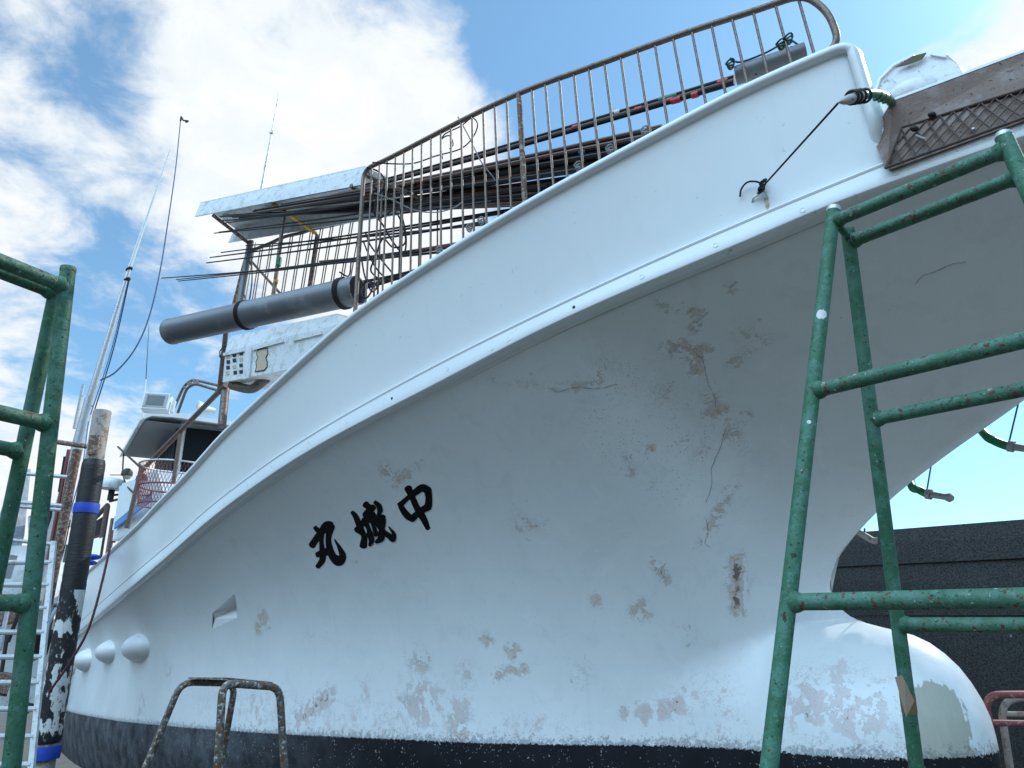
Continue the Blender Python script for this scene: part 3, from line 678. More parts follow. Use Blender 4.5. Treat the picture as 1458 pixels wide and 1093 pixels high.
mb.tube(bez([W(1122,60,2.64),W(1115,72,2.64),W(1128,66,2.62),W(1122,80,2.62)],5),.0035,6)
mb.build('cord',M_hosed,rp)
def wire(lab,pts,y,r,m,cat='wire'):
    o=thing('loose_wire',lab,cat,W(*pts[0],y)); MB().tube(bez([W(u,v,y+(k%2)*.02) for k,(u,v) in enumerate(pts)],7),r,6).build('strand',m,o); return o
wire('black wire looped in a knot near the top of the guard rail',[(530,231),(560,233),(590,232),(620,222),(655,212),(672,197),(680,178),(672,168),(655,180),(632,192),(627,210),(630,226),(628,200),(640,193),(645,205),(640,212)],4.05,.0048,M_rope)
wire('grey wire running diagonally behind the guard rail balusters',[(652,166),(668,195),(685,230),(704,255),(709,275),(712,298)],4.0,.0045,M_ropeg)
wire('grey wire sagging across the gap between the pole bundles',[(533,275),(560,285),(590,299),(620,302),(645,296),(660,286)],4.1,.0045,M_ropeg)
wire('black wire tangle hanging at the aft corner of the guard rail',[(522,238),(540,245),(548,262),(534,290),(540,310),(560,300),(572,318),(577,345),(560,352),(545,340),(535,365),(528,385),(540,400),(530,415),(520,395),(515,370)],4.3,.0065,M_rope)
wire('dark cable curving down through the aft end of the guard rail',[(530,300),(545,320),(560,345),(575,360),(578,335),(570,300),(560,280),(540,272),(530,262),(525,245)],4.45,.007,M_rope)
wire('pair of dark cables bowed behind the aft balusters',[(520,330),(528,350),(545,372),(560,392),(552,398),(536,382),(524,360),(518,345)],4.35,.006,M_rope)
wire('coiled black cord knotted beside the lower aft balusters',[(516,405),(524,398),(530,410),(522,424),(514,418),(520,402),(534,404),(538,418),(526,428)],4.15,.006,M_rope)
# ------------------------------------------------------------------ white locker below the pipe
def front(pts,y0,y1,u0,u1): return [W(u,v,y0+(y1-y0)*(u-u0)/(u1-u0)) for u,v in pts]
f0=lambda u: 7.0-(u-318)/(480-318)*1.45
bx=None
TL,BL,BR,TR_=W(321,500,f0(318)),W(317,544,f0(317)),W(480,512,f0(480)),W(480,462,f0(480))
inw=-N*1.3
TLb,TRb=W(327,479,f0(318)+.12),W(480,446,f0(480)+.12)
mb=MB(); mb._add([TL,BL,BR,TR_,TLb,TRb,TLb+inw,TRb+inw,BL+inw,BR+inw],[[0,1,2,3],[4,0,3,5],[6,4,5,7],[1,8,9,2],[0,4,6,8,1],[3,2,9,7,5]])
bx=mb.build('deck_locker',M_frp,boat,False)
fx=(BR-BL)/np.linalg.norm(BR-BL); fy=(TL-BL)/np.linalg.norm(TL-BL); fn=np.cross(fx,fy); fn=fn if fn@N>0 else -fn
def onf(u,v,o_=0.):
    d=ray(u,v); t_=((BL-CAM)@fn)/(d@fn); return CAM+d*t_+fn*o_
def panel(name,pts,th_,m,par): return MB().slab([onf(u,v,.001) for u,v in pts],fn*th_).build(name,m,par,False)
panel('rib',[(352,497),(361,495),(357,538),(348,540)],.02,M_frp,bx)
panel('rib',[(320,503),(352,496),(352,500),(320,507)],.02,M_frp,bx)
panel('rib',[(362,494),(405,483),(406,487),(362,499)],.02,M_frp,bx)
panel('rib',[(420,481),(460,472),(460,476),(420,486)],.02,M_frp,bx)
for i in range(3):
    for j in range(4):
        u=325+i*9.5+random.uniform(-.8,.8); v=507+j*8.3-i*1.6+random.uniform(-.8,.8)
        panel('vent_hole',[(u-2.6,v-2.4),(u+2.2,v-3.2),(u+2.8,v+2),(u-2.2,v+2.6)],.003,M_dark if (i+j)%3 else M_foam,bx)
hp=[(367,499),(373,497),(381,496),(382,504),(379,509),(381,515),(381,522),(377,527),(371,528),(364,529),(366,522),(365,515),(368,509),(366,504)]
panel('exposed_foam',hp,.004,M_foam,bx)
mb=MB(); q=[onf(u,v,.004) for u,v in hp]; mb.tube(q+[q[0]],.006,6,False); mb.build('torn_edge',M_dark,bx)
MB().tube(bez([W(330,548,7.),W(350,553,6.9),W(362,552,6.8),W(380,538,6.7)],5),.05,8).build('locker_bracket',M_brown,bx)
MB().tube(bez([W(322,492,6.9),W(313,500,6.9),W(315,510,6.9),(W(312,506,6.9))],5),.006,6).build('cable_end',M_rope,bx)
# ------------------------------------------------------------------ wheelhouse
wh=None
F=LOC(W(203,581,10.3))
def WL(ds,db,dh): return G(F[0]+ds,F[1]-db,F[2]+dh)
mb=MB()
edge=[]
nb=12
prof_=[(0,-.02),(.15,.07),(.45,.10),(1.0,.10),(2.6,.10)]
ro=np.array([WL(0,b_,h_-.10+.02*0) for b_,h_ in prof_]); 
def roofsec(ds,up): return [WL(ds,b_,h_-.10+up) for b_,h_ in prof_]
secs=[roofsec(ds,up) for ds,up in ((0,0),(.8,.05),(1.8,.10),(3.0,.17))]
V=[];Fs=[]
for sct in secs: V+=sct
V2=[p-UP*.07 for p in V]
n5=len(prof_)
for i in range(3):
    for j in range(n5-1): Fs.append([i*n5+j,i*n5+j+1,(i+1)*n5+j+1,(i+1)*n5+j])
nn_=len(V); Fs+=[[nn_+k for k in q[::-1]] for q in Fs]
def side(ix): 
    for a_,b__ in zip(ix[:-1],ix[1:]): Fs.append([a_,b__,nn_+b__,nn_+a_])
side(list(range(n5))); side([3*n5+j for j in range(n5)]); side([i*n5 for i in range(4)]); side([i*n5+n5-1 for i in range(4)])
wx=MB()
# walls: starboard side set in under the roof, and the front
sW=lambda ds,h: WL(ds,.62,h)
wx._add([WL(.25,.62,-.05),WL(2.6,.62,.08),WL(2.6,.62,-2.6),WL(.25,.62,-2.6),WL(.25,2.6,-.05),WL(.25,2.6,-2.6)],[[0,1,2,3],[4,0,3,5]])
wh=wx.build('wheelhouse',M_white,boat,False)
rf=add('roof',V+V2,Fs,M_white,wh,True,angle=50)
und=MB(); und._add([WL(.04,.08,-.175),WL(2.9,.06,-.01),WL(2.9,2.5,.04),WL(.04,2.5,-.095)],[[0,1,2,3]]); und.build('roof_underside',M_pvc,wh,False)  # separate grey sheet, darker than the white roof above it
for k in range(6):
    s0_=.32+k*.39; mb=MB(); mb.slab([WL(s0_,.60,-.17+.05*s0_),WL(s0_+.34,.60,-.17+.05*(s0_+.34)),WL(s0_+.34,.60,-.95),WL(s0_,.60,-.95)],N*.02); wi=mb.build('window',M_glass,wh,False)
for b_ in (.70,1.35,2.0):
    mb=MB(); mb.slab([WL(.24,b_,-.12),WL(.24,b_+.58,-.12),WL(.24,b_+.58,-1.0),WL(.24,b_,-1.0)],-A*.02); mb.build('window',M_glass,wh,False)
mb=MB(); mb.slab([WL(.2,.595,-1.52),WL(1.9,.595,-1.42),WL(1.9,.595,-1.62),WL(.2,.595,-1.72)],N*.008); mb.build('stripe',M_bluest,wh,False)
# lower deckhouse aft with the blue stripe
mb=MB(); c=[W(170,692,10.9),W(222,668,9.6),W(240,735,9.5),W(160,770,10.9)]; mb.slab(c,-N*1.5); dh=mb.build('deckhouse',M_white,boat,False)
mb=MB(); mb.slab([W(167,743,10.75),W(216,703,9.45),W(217,713,9.45),W(165,753,10.75)],N*.03); mb.build('stripe',M_bluest,dh,False)
mb=MB(); mb.slab([W(176,688,10.8),W(190,684,10.5),W(184,742,10.5),W(168,748,10.8)],N*.02); mb.build('door',M_white,dh,False)
# flood light, horn, rail, radar, lamps, whip aerial
c=W(224,574,10.1); xx=np.array([.98,.18,0]); zz=np.array([0,.15,1.]); zz/=np.linalg.norm(zz); yy=np.cross(zz,xx)
fl_=MB().obox(c,xx*.19,yy*.10,zz*.135).build('floodlight',M_white,boat,False)
MB().obox(c-yy*.10,xx*.165,yy*.008,zz*.112).build('bezel',M_frpin,fl_,False)
MB().obox(c-yy*.11,xx*.125,yy*.004,zz*.082).build('lens',mat('flood_glass',(.075,.08,.075),.2),fl_,False)
MB().tube([c+xx*.24-zz*.14,c+xx*.24+zz*.05],.03,10).build('bracket',M_white,fl_)
MB().tube([W(203,594,10.2),W(205.5,562,10.2),W(208,540,10.2)],[.016,.012,.010],8).build('aerial_base',M_white,boat)
ab=MB().tube([W(207.5,545,10.2),W(212,463,10.2)],.006,6,True,.003).build('whip_aerial',M_rope,boat)
c=W(290,583,9.9); h1=MB().lathe(c,-xx*.9-yy*.35,[(-.16,.05),(-.02,.07),(.02,.10),(.10,.125),(.102,.10),(.0,.06)],20).build('horn',M_frp,boat)
h1.data.materials.clear(); h1.data.materials.append(M_white)
# tube gantry behind the flood light
gt=[W(248,580,10.4),W(262,549,10.3),W(274,540,10.2),W(325,552,9.9)]; g2=[W(253,588,10.1),W(266,552,10.0),W(278,546,9.9),W(325,560,9.7)]
gm=MB().tube(rnd(gt,.12),.022,8); gm.tube(rnd(g2,.12),.022,8)
for t_ in (.25,.5,.62,.8,.95):
    P_,Q_=rnd(gt,.12),rnd(g2,.12); k=int(t_*(len(P_)-1)); gm.tube([P_[k],Q_[k]],.018,8)
gm.build('tube_gantry',M_brown,boat)
MB().tube([W(322,545,7.4),W(316,606,7.2)],.045,12).build('locker_post',M_brown,boat)
bar('locker_stay',W(322,470,7.1),W(312,560,7.4),.028,M_brown)
hr=MB().tube([W(321,548,7.3),W(201,671,8.9)],.03,10); hr=hr.build('handrail',M_brown,boat)
bar('rail_post',W(201,669,8.9),W(181,752,8.9),.032,M_brown,hr)
bar('rail_post',W(258,613,8.1),W(247,686,8.1),.026,M_brown,hr)
bar('rail_strut',W(168,636,11.2),W(203,668,9.0),.016,M_dark,hr)
for k,(u,v) in enumerate(((182,676),(203,683))):
    lm=MB().lathe(W(u,v-9,9.4),(0,0,-1),[(0,.03),(.04,.07),(.1,.075),(.1,.05)],14).build('deck_lamp',M_dark,boat)
    MB().ell(W(u,v,9.4),xx*.055,yy*.055,zz*.065).build('bulb',M_lamp,lm)
c=W(161,689,11.6); rd=MB().lathe(c,(0.05,0,1),[(-.10,.16),(-.085,.19),(-.03,.20),(.03,.19),(.08,.15),(.10,.08)],24).build('radar_dome',M_frp,boat)
mb=MB(); mb.tube([c-UP*.1,c-UP*.28],.05,8); mb.tube([c-UP*.2,W(187,701,11.4)],.02,6); mb.tube([c-UP*.3,W(182,707,11.4)],.02,6); mb.build('radar_bracket',M_dark,rd)
MB().tube(bez([W(176,645,11.1),W(175,672,11.),W(180,690,10.7),W(193,703,10.),W(212,705,9.4),W(216,700,9.3)],6),.012,6).build('deck_cable',M_rope,boat)
MB().tube([W(157,676,11),W(184,676,10.9)],.008,6).build('lamp_bracket',M_brown,boat)
# mast clutter aft, beyond the deckhouse
fr2=MB(); fr2.tube([W(153,720,11.5),W(141,795,11.5)],.045,8); fr2.tube([W(153,719,11.5),W(131,742,12.2)],.04,8); fr2.build('aft_rail',M_brown,boat)
for k in range(5):
    u=158+k*5; MB().tube([W(u+2,738-k*3,11.3),W(u-6,790-k*9,11.2)],.025,8).build('stowed_tube',[M_brown,M_alu,M_dark][k%3],boat)
MB().slab([W(131,745,11.9),W(150,733,11.9),W(146,760,11.9),W(129,765,11.9)],A*.3).build('awning',M_dark,boat,False)
MB().slab([W(170,733,11.2),W(176,731,11.2),W(166,765,11.2),W(160,768,11.2)],A*.3).build('rubber_flap',M_dark,boat,False)
MB().slab([W(131,770,11.4),W(146,765,11.4),W(142,790,11.2),W(128,793,11.2)],A*.2).build('perforated_plate',M_white,boat,False)
bl=MB(); bl.ell(W(131,793,9.9),xx*.12,yy*.08,zz*.04); bl.ell(W(127,801,9.8),xx*.10,yy*.08,zz*.035); bl.build('blue_tarp_bundle',M_blue,boat)
# red fish basket on the deck
bc=W(246,692,8.6); bsk=thing('fish_basket','round red mesh basket standing behind the rail near the wheelhouse','basket',bc)
mb=MB(); R1,R2,hh=.42,.36,.5
ax=[np.array([1.,0,0]),np.array([0,1.,0]),np.array([0,0,1.])]
for k in range(60):
    for sg in (1,-1):
        q0=2*math.pi*k/60; pts=[]
        for j in range(7):
            t_=j/6; q=q0+sg*t_*.5; r=R2+(R1-R2)*t_; pts.append(bc+np.array([r*math.cos(q),r*math.sin(q),-hh/2+hh*t_]))
        mb.tube(pts,.0026,4,False)
mb.build('mesh_side',M_redwire,bsk)
for t_,m_ in ((1,M_alu),(.45,M_redwire),(0,M_redwire)):
    r=R2+(R1-R2)*t_; MB().tube([bc+np.array([r*math.cos(q),r*math.sin(q),-hh/2+hh*t_]) for q in np.linspace(0,2*math.pi,40)],.011,6,False).build('hoop',m_,bsk)
# radio mast on the boat
am=MB().tube([W(369,285,8.6),W(387,188,8.6)],.022,8,True,.018); am.tube([W(386.5,190,8.6),W(397,134,8.6)],.013,8,True,.011); am.lathe(W(386.7,189,8.6),W(397,134,8.6)-W(387,188,8.6),[(-.015,.03),(.015,.03)],10); am.build('radio_aerial',M_alu,boat)
# ------------------------------------------------------------------ bow platform with mesh front
pf=None
y1,y2=2.50,2.02
def pw_(u,v): return W(u,v,2.62+(u-1245)/(1458-1245)*(2.06-2.62))
Ptl=W(1268,146,2.50); Prt=W(1500,62,2.0)
e0=W(1268,146,2.36); e1=W(1500,60,2.10); m0=W(1283,182,2.36); m1=W(1500,113,2.10); k0=W(1261,239,2.35); k1=W(1500,152,2.09)
lb=W(1241,192,2.44)
bk=-N*.45
mb=MB(); mb.slab([e0,e1,m1,m0],bk*.06); pf=mb.build('bow_platform',M_wood,boat,False)
mb=MB(); mb.slab([e0,m0,k0,lb],(e1-e0)*.012); mb.build('end_board',M_wood,pf,False)
mb=MB(); mb.slab([e0+UP*.006,e1+UP*.006,e1+bk+UP*.03,e0+bk+UP*.03],UP*.012); mb.build('platform_top',M_white,pf,False)
mb=MB(); mb.slab([e0*.6+m0*.4+bk*.05,e1*.6+m1*.4+bk*.05,k1+bk*.05,k0+bk*.05],bk*.05); mb.build('back_board',M_wood,pf,False)
mb=MB()
fx_=(m1-m0); L_=np.linalg.norm(fx_); 
def pm(a_,t_): 
    top=m0+fx_*a_; botm=k0+(k1-k0)*a_; return top+(botm-top)*t_
nd=11
for i in range(-3,nd+3):
    for sg in (1,-1):
        a0=i/nd; a1=a0+sg*2.2/nd
        pts=[(a0+(a1-a0)*t_,t_) for t_ in np.linspace(0,1,9)]
        pts=[p for p in pts if 0<=p[0]<=1]
        if len(pts)>1: mb.tube([pm(*p) for p in pts],.0031,5)
mb.tube([pm(0,0),pm(1,0)],.006,6); mb.tube([pm(0,1),pm(1,1)],.006,6); mb.tube([pm(0,0),pm(0,1)],.006,6)
mb.build('mesh_front',mat('rusty_expanded_mesh',(.055,.038,.030),.7,0,[(60,.55,.05,(.12,.06,.04),.8)]),pf)
for (u,v) in ((1327,163),(1302,183)):
    c=W(u,v,2.29); MB().ell(c,xx*.018,yy*.012,zz*.012).build('bolt',M_dark,pf)
MB().lathe(W(1303,193,2.29),(.6,-.1,-.4),[(0,.006),(.04,.006)],8).build('shackle',M_alu,pf)
MB().ell(W(1386,184,2.22),xx*.009,yy*.008,zz*.008).build('bolt',M_alu,pf)
# white rounded pedestal standing on the foredeck, its cap cracked
c=W(1316,122,2.62)
ad=(e1-e0)/np.linalg.norm(e1-e0)
up_=UP
sec=[(-.165,-.10),(-.16,.0),(-.125,.07),(-.06,.115),(.02,.125),(.075,.10),(.125,.055),(.155,.0),(.165,-.10)]
mb=MB(); mb.slab([c+ad*x_+up_*z_-N*.10 for x_,z_ in [(p_*1.10,q_*1.12) for p_,q_ in sec]],N*.16); pd=mb.build('fairlead_block',M_frp,boat,True,angle=50)
sec2=[(x_*1.17,z_*1.18+.004) for x_,z_ in sec[1:7]]
mb=MB()
for i in range(len(sec2)-1):
    (x0,z0),(x1,z1)=sec2[i],sec2[i+1]; mb.slab([c+ad*x0+up_*z0-N*.115,c+ad*x1+up_*z1-N*.115,c+ad*x1*.93+up_*z1*.9-N*.115,c+ad*x0*.93+up_*z0*.9-N*.115],N*(.19 if i!=3 else .12))
mb.build('block_cap',M_white,pd,False)
mb=MB(); mb.slab([c+ad*-.06+up_*.104+N*.082,c+ad*.02+up_*.128+N*.082,c+ad*.075+up_*.118+N*.082,c+ad*.05+up_*.092+N*.082,c+ad*-.02+up_*.094+N*.082],N*.006); mb.build('cracked_gap',mat('crack_shadow',(.10,.09,.05),.9),pd,False)
MB().ell(c+N*.09-up_*.06-ad*.02,ad*.10,N*.05,up_*.055).build('block_boss',M_frp,pd)
MB().ell(W(1246,168,2.60),ad*.07,N*.04,up_*.035).build('mooring_chock',M_frp,boat)
# ------------------------------------------------------------------ spray hoses
hz=thing('spray_hose','green hose with grey nozzle beside the bow platform, tied down by a black cord','hose',W(1262,138,2.5))
MB().tube(bez([W(1275,152,2.45),W(1263,140,2.28),W(1243,133,2.10),W(1226,136,2.03)],6),.018,12).build('hose',M_hose,hz)
MB().lathe(W(1224,137,2.02),W(1185,148,1.985)-W(1224,137,2.02),[(-.02,.018),(.0,.0195),(.06,.0175),(.082,.0145),(.102,.008),(.114,.002)],16).build('nozzle',M_nozz,hz)
mb=MB()
for u in (1213,1218,1224,1231):
    cdir=W(1243,133,2.06)-W(1213,140,1.98); cdir/=np.linalg.norm(cdir); cc=W(u,138.5-(u-1213)*.13,2.01+(u-1213)*.0012); x_=np.cross(cdir,[0,0,1.]);x_/=np.linalg.norm(x_);y_=np.cross(x_,cdir)
    mb.tube([cc+.0235*(math.cos(q)*x_+math.sin(q)*y_) for q in np.linspace(0,2*math.pi,20)],.005,6,False)
mb.build('hose_clamp',M_dark,hz)
mb=MB()
for u in (1250,1256,1262):
    cc=W(u,136.5+(u-1250)*.35,2.15+(u-1250)*.01); mb.tube([cc+.021*(math.cos(q)*np.array([.3,.3,.9])+math.sin(q)*np.array([-.3,.9,0])) for q in np.linspace(0,2*math.pi,20)],.004,6,False)
mb.build('lashing',M_hosed,hz)
ey=frame_at(1085,277,bl_tree); ep=ey[0]; en=ey[1]
rp=thing('rope','black cord pulled tight from the hose nozzle to an eye on the white bulwark','rope',ep)
mb=MB(); mb.tube(np.linspace(W(1193,147,1.985),ep+en*.035+UP*.012,6),.0042,6)
for k in range(5):
    cc=ep+en*.03+UP*(.004+.01*k)-A*.006*k; mb.tube([cc+.015*(math.cos(q)*A+math.sin(q)*(UP*.7+en*.6*(1 if k%2 else -1))) for q in np.linspace(0,2*math.pi,14)],.0042,6,False)
pr=lambda u,v,o_: (lambda fr_: fr_[0]+fr_[1]*o_)(frame_at(u,v,bl_tree))
mb.tube(bez([pr(1088,266,.03),pr(1078,262,.03),pr(1066,263,.03),pr(1057,271,.02),pr(1055,282,.02)],6),.0042,6)
mb.build('cord',M_rope,rp)
ex=np.array([math.cos(.5)*1,0,0]); 
mb=MB(); mb.tube(bez([pr(1071,287,.0),pr(1074,283,.012),pr(1079,280,.014),pr(1083,279,.028),pr(1090,276,.028),pr(1093,281,.0)],5),.0045,8); mb.build('eye_plate',M_alu,boat)
rs=[pr(u,v,.0008) for u,v in ((1087,281),(1094,282),(1096,292),(1093,301),(1090,295))]
mb=MB(); mb._add(rs,[[0,1,2,3,4]]); mb.build('rust_stain',mat('rust_stain_paint',(.58,.54,.44),.6,0,[(60,.5,.1,(.42,.32,.18),.7)],.1,30),boat,False)
def porthose(lab,pts,ys,root,cordtop):
    o=thing('spray_hose',lab,'hose',W(*pts[0],ys[0]))
    P_=[W(u,v,y) for (u,v),y in zip(pts,ys)]
    P_=[G(root,-(float(Bk(root))-.06),float(hL(root))-.02),G(root*.7+LOC(P_[0])[0]*.3,-(.75*float(Bk(root))+.25*.9),float(hL(root))*.62+LOC(P_[0])[2]*.38)]+P_
    MB().tube(bez(P_,6),.026,12).build('hose',M_hose,o)
    d=P_[-1]-P_[-2]; d/=np.linalg.norm(d)
    MB().lathe(P_[-1],d,[(-.03,.034),(.0,.034),(.0,.022),(.08,.02),(.11,.03),(.13,.015)],14).build('nozzle',M_nozz,o)
    MB().tube([P_[-1]-d*.03,W(*cordtop,ys[-1])],.005,6).build('cord',M_bluest,o); return o
porthose('green spray hose hanging under the bow overhang, between the two trestle legs and the sky',[(1297,688),(1308,697),(1320,703),(1326,704)],[4.45,4.42,4.4,4.38],-.05,(1336,600))
porthose('green spray hose nearest the right frame edge, hanging under the bow overhang',[(1402,618),(1415,627),(1432,634),(1444,636)],[4.05,4.0,3.95,3.92],-.55,(1458,540))
o=thing('spray_hose','short grey nozzle poking out beside the stem above the dark wall','hose',W(1228,762,4.7))
MB().tube(bez([W(1222,757,4.7),W(1232,763,4.68),W(1242,769,4.66),W(1249,770,4.65)],5),.022,12).build('nozzle',M_nozz,o)
MB().tube([W(1231,762,4.68),W(1231,752,4.68)],.006,6).build('cord',M_bluest,o)
# ------------------------------------------------------------------ trestles
def ground_z(p): 
    s_=(np.asarray(p)-O)@A; return -.155*float(np.clip(s_-1,0,15))
def leg_line(a,b_):                      # extend a-b down to the ground
    d=b_-a; t_=(0-a[2])/d[2]; return a+d*t_,d
TRr=.0218
def trestle(lab,frames,rdir,w_top,taper,caps=True):
    base=np.mean([leg_line(*fr_['leg'])[0] for fr_ in frames],axis=0)
    o=thing('trestle',lab,'trestle',(base[0],base[1],0))
    for fr_ in frames:
        a,b_=fr_['leg']; g0,d=leg_line(a,b_); top=b_
        MB().tube([g0,a,(a+b_)/2,top],TRr,20).build('leg',M_green,o)
        zt=top[2]
        def lp(z): return g0+(top-g0)*(z-g0[2])/(top[2]-g0[2])
        def rp_(z): return lp(z)+rdir*(w_top+2*taper*(zt-z))
        MB().tube([rp_(0),rp_(zt)],TRr,20).build('leg',M_green,o)
        for z,rr in fr_['rungs']:
            MB().tube([lp(z),lp(z)*.5+rp_(z)*.5,rp_(z)],TRr*rr,18).build('rung',M_green_rusty,o)
            for e_,sg in ((lp(z),1),(rp_(z),-1)):
                MB().lathe(e_+rdir*sg*TRr*.7,rdir*sg,[(0,TRr*1.32),(.010,TRr*1.25),(.022,TRr*1.02)],18).build('weld_bead',M_green,o)
        if fr_.get('cap'):
            for e_ in (top,rp_(zt)):
                MB().lathe(e_,(top-a)/np.linalg.norm(top-a),[(-.01,TRr*1.03),(.0,TRr*1.06),(.006,TRr*1.0),(.008,TRr*.6)],18).build('leg_cap',M_alu if fr_['cap']==1 else M_green_rusty,o)
    return o
zof=lambda u,v,y: W(u,v,y)[2]
# right trestle
na,nb_=W(1095,1093,1.87),W(1187,298,1.985)
fa,fb=W(1305,1093,2.42),W(1207,328,2.055)
rdir=np.array([.656,-.755,0])
def zon(leg,u,v):                        # height on the leg where it passes image row v
    a,b_=leg; best=min(((abs((lambda p:(CY-FPX*((-ST*(p[1])+CT*(p[2]-EZ))/(CT*p[1]+ST*(p[2]-EZ)))))(a+(b_-a)*t_)-v),(a+(b_-a)*t_)[2]) for t_ in np.linspace(-.2,1.2,1400)))
    return best[1]
tr1=trestle('green tubular trestle at the bow, rust chipped, its A-shaped legs spread under the flare',
 [dict(leg=(na,nb_),rungs=[(zon((na,nb_),0,316),1),(zon((na,nb_),0,557),1),(zon((na,nb_),0,857),1),(.55,1)],cap=1),
  dict(leg=(fa,fb),rungs=[(zon((fa,fb),0,345),1),(zon((fa,fb),0,597),1),(zon((fa,fb),0,889),1),(.55,1)],cap=2)],rdir,.49,.128)
tr1_leg=(na.copy(),nb_.copy())
mb=MB(); mb.tube([nb_-np.array([0,0,.05]),fb-np.array([0,0,.03])],.012,10); mb.build('hinge_pin',M_green,tr1)
na,nb_=tr1_leg
d=(nb_-na)/np.linalg.norm(nb_-na)
def legpatch(u,v,hw,hh,m_,nm):
    d2=ray(u,v); t0=na+d*((W(u,v,1.95)-na)@d); fx=np.cross(d,d2); fx/=np.linalg.norm(fx); fz=np.cross(fx,d); fz=fz if fz@d2<0 else -fz
    V=[]; k_=10; rr_=random.Random(int(u*7+v))
    for i in range(k_+1):
        q=-hw+2*hw*i/k_; e_=hh*math.sqrt(max(0.,1-(abs(q)/hw)**2.5))
        for sg in (1,-1): V.append(t0+(TRr+.0009)*(math.sin(q)*fx+math.cos(q)*fz)+d*sg*e_*rr_.uniform(.8,1.1))
    mb=MB(); mb._add(V,[[2*i,2*i+1,2*i+3,2*i+2] for i in range(k_)]); mb.build(nm,m_,tr1,True)
legpatch(1166,450,.75,.017,M_whitetape,'paint_splash'); legpatch(1152,609,.28,.006,M_whitetape,'paint_splash'); legpatch(1127,798,.35,.006,M_dark,'rust_spot')
# taped card on the far leg
q=[W(1283,962,2.30),W(1277,966,2.30),W(1290,1018,2.33),W(1296,1005,2.30),W(1295,996,2.28)]
cd=thing('cardboard_scrap','folded brown scrap taped to the green trestle leg in front of the bulb','scrap',q[0])
mb=MB(); mb._add([W(1284,961,2.31),W(1274,964,2.29),W(1290,1021,2.31),W(1302,998,2.28),W(1288,968,2.26)],[[0,1,2],[0,2,3],[4,3,2],[4,2,1]]); mb.build('flap',M_card,cd,False)
d=(fb-fa)/np.linalg.norm(fb-fa); c=fa+d*float(((W(1301,1003,2.36)-fa)@d)); MB().tube([c-d*.03,c+d*.03],TRr*1.06,20).build('tape',mat('brown_tape',(.16,.12,.06),.4),cd)
# left trestle
rl=np.array([-.469,-.883,0]); na,nb_=W(16,1093,1.975),W(97,383,1.915)
fa,fb=W(-62,1093,2.20),W(82,405,2.00)
tr2=trestle('green tubular trestle on the left, standing in front of the black pile and ladder',
 [dict(leg=(na,nb_),rungs=[(zon((na,nb_),0,409),1),(zon((na,nb_),0,604),1),(zon((na,nb_),0,859),1),(.5,1)],cap=2),
  dict(leg=(fa,fb),rungs=[(zon((fa,fb),0,417),1),(zon((fa,fb),0,643),1),(.95,1),(.5,1)])],rl,.5,.05)
# ------------------------------------------------------------------ rusty step stool
def stool(lab,frames,mt_,plate=None,pm_=None,rr=.0165):
    allp=[W(*p) for fr_ in frames for p in fr_['pts']]
    base=np.mean(allp,axis=0); o=thing('step_stool',lab,'step stool',(base[0],base[1],0))
    for fr_ in frames:
        P_=[W(*p) for p in fr_['pts']]
        a0,d0=leg_line(P_[0],P_[1]); a1,d1=leg_line(P_[-1],P_[-2])
        MB().tube(np.concatenate([[a0],rnd(P_,fr_.get('r',.10),8),[a1]]),rr,14).build('tube_frame',fr_['m'],o)
        for z in fr_.get('steps',(.45,.9)):
            p0=a0+(P_[1]-a0)*(z/(P_[1][2])); p1=a1+(P_[-2]-a1)*(z/(P_[-2][2])); MB().tube([p0,p1],rr*.8,10).build('rung',fr_['m'],o)
    if plate: MB().slab([W(*p) for p in plate],np.array([0,0,.006])).build('step_plate',pm_ or M_rust,o,False)
    return o
stool('rusty tubular step stool with flaking white paint, in front of the hull',
 [dict(pts=[(207,1093,2.90),(258,971,2.90),(335,973,3.05),(314,1093,3.12)],m=M_chip,r=.05),
  dict(pts=[(310,1093,2.45),(317,972,2.43),(398,978,2.60),(405,1093,2.66)],m=M_chip,r=.045)],M_chip,
 plate=[(268,966.5,2.91),(325,966.5,3.04),(388,973.5,2.61),(322,967.5,2.45)],pm_=M_rust,rr=.0128)
stool('red topped step stool with grey legs, half hidden behind the white bulb',
 [dict(pts=[(1420,1093,4.6),(1401,989,4.55),(1520,988,4.5),(1540,1093,4.5)],m=M_red,r=.10),
  dict(pts=[(1438,1093,5.0),(1423,994,4.95),(1530,992,4.9),(1550,1093,4.9)],m=M_concpole,r=.14)],M_red,rr=.022)
# ------------------------------------------------------------------ black wrapped pile with blue straps, far left
pb,pt=W(62,1093,7.7),W(146,585,7.7)
ppl=W(118,750,7.7)
d=(pt-pb)/np.linalg.norm(pt-pb); g=pb+d*((ground_z(pb)-pb[2])/d[2])
pile=thing('mooring_pile','grey post wrapped in torn black rubber with blue straps, beside the hull','post',g)
R=.098
MB().tube([g,pt-d*.02,pt],[R,R*.98,R*.94],24).build('post',M_concpole,pile)
def onpile(v):
    best=min(((abs(CY-FPX*((-ST*p[1]+CT*(p[2]-EZ))/(CT*p[1]+ST*(p[2]-EZ)))-v),tuple(p)) for p in [pb+(pt-pb)*t_ for t_ in np.linspace(-.2,1,1200)])); return np.array(best[1])
wa,wb=onpile(1058),onpile(655)
nseg=60; L_=np.linalg.norm(wb-wa)
pth=[wa+(wb-wa)*t_ for t_ in np.linspace(0,1,nseg)]
rad=[R*1.22+.0012*math.sin(i*2.9)+random.uniform(-.0012,.0012) for i in range(nseg)]; rad[0]=R*1.05; rad[-1]=R*1.1
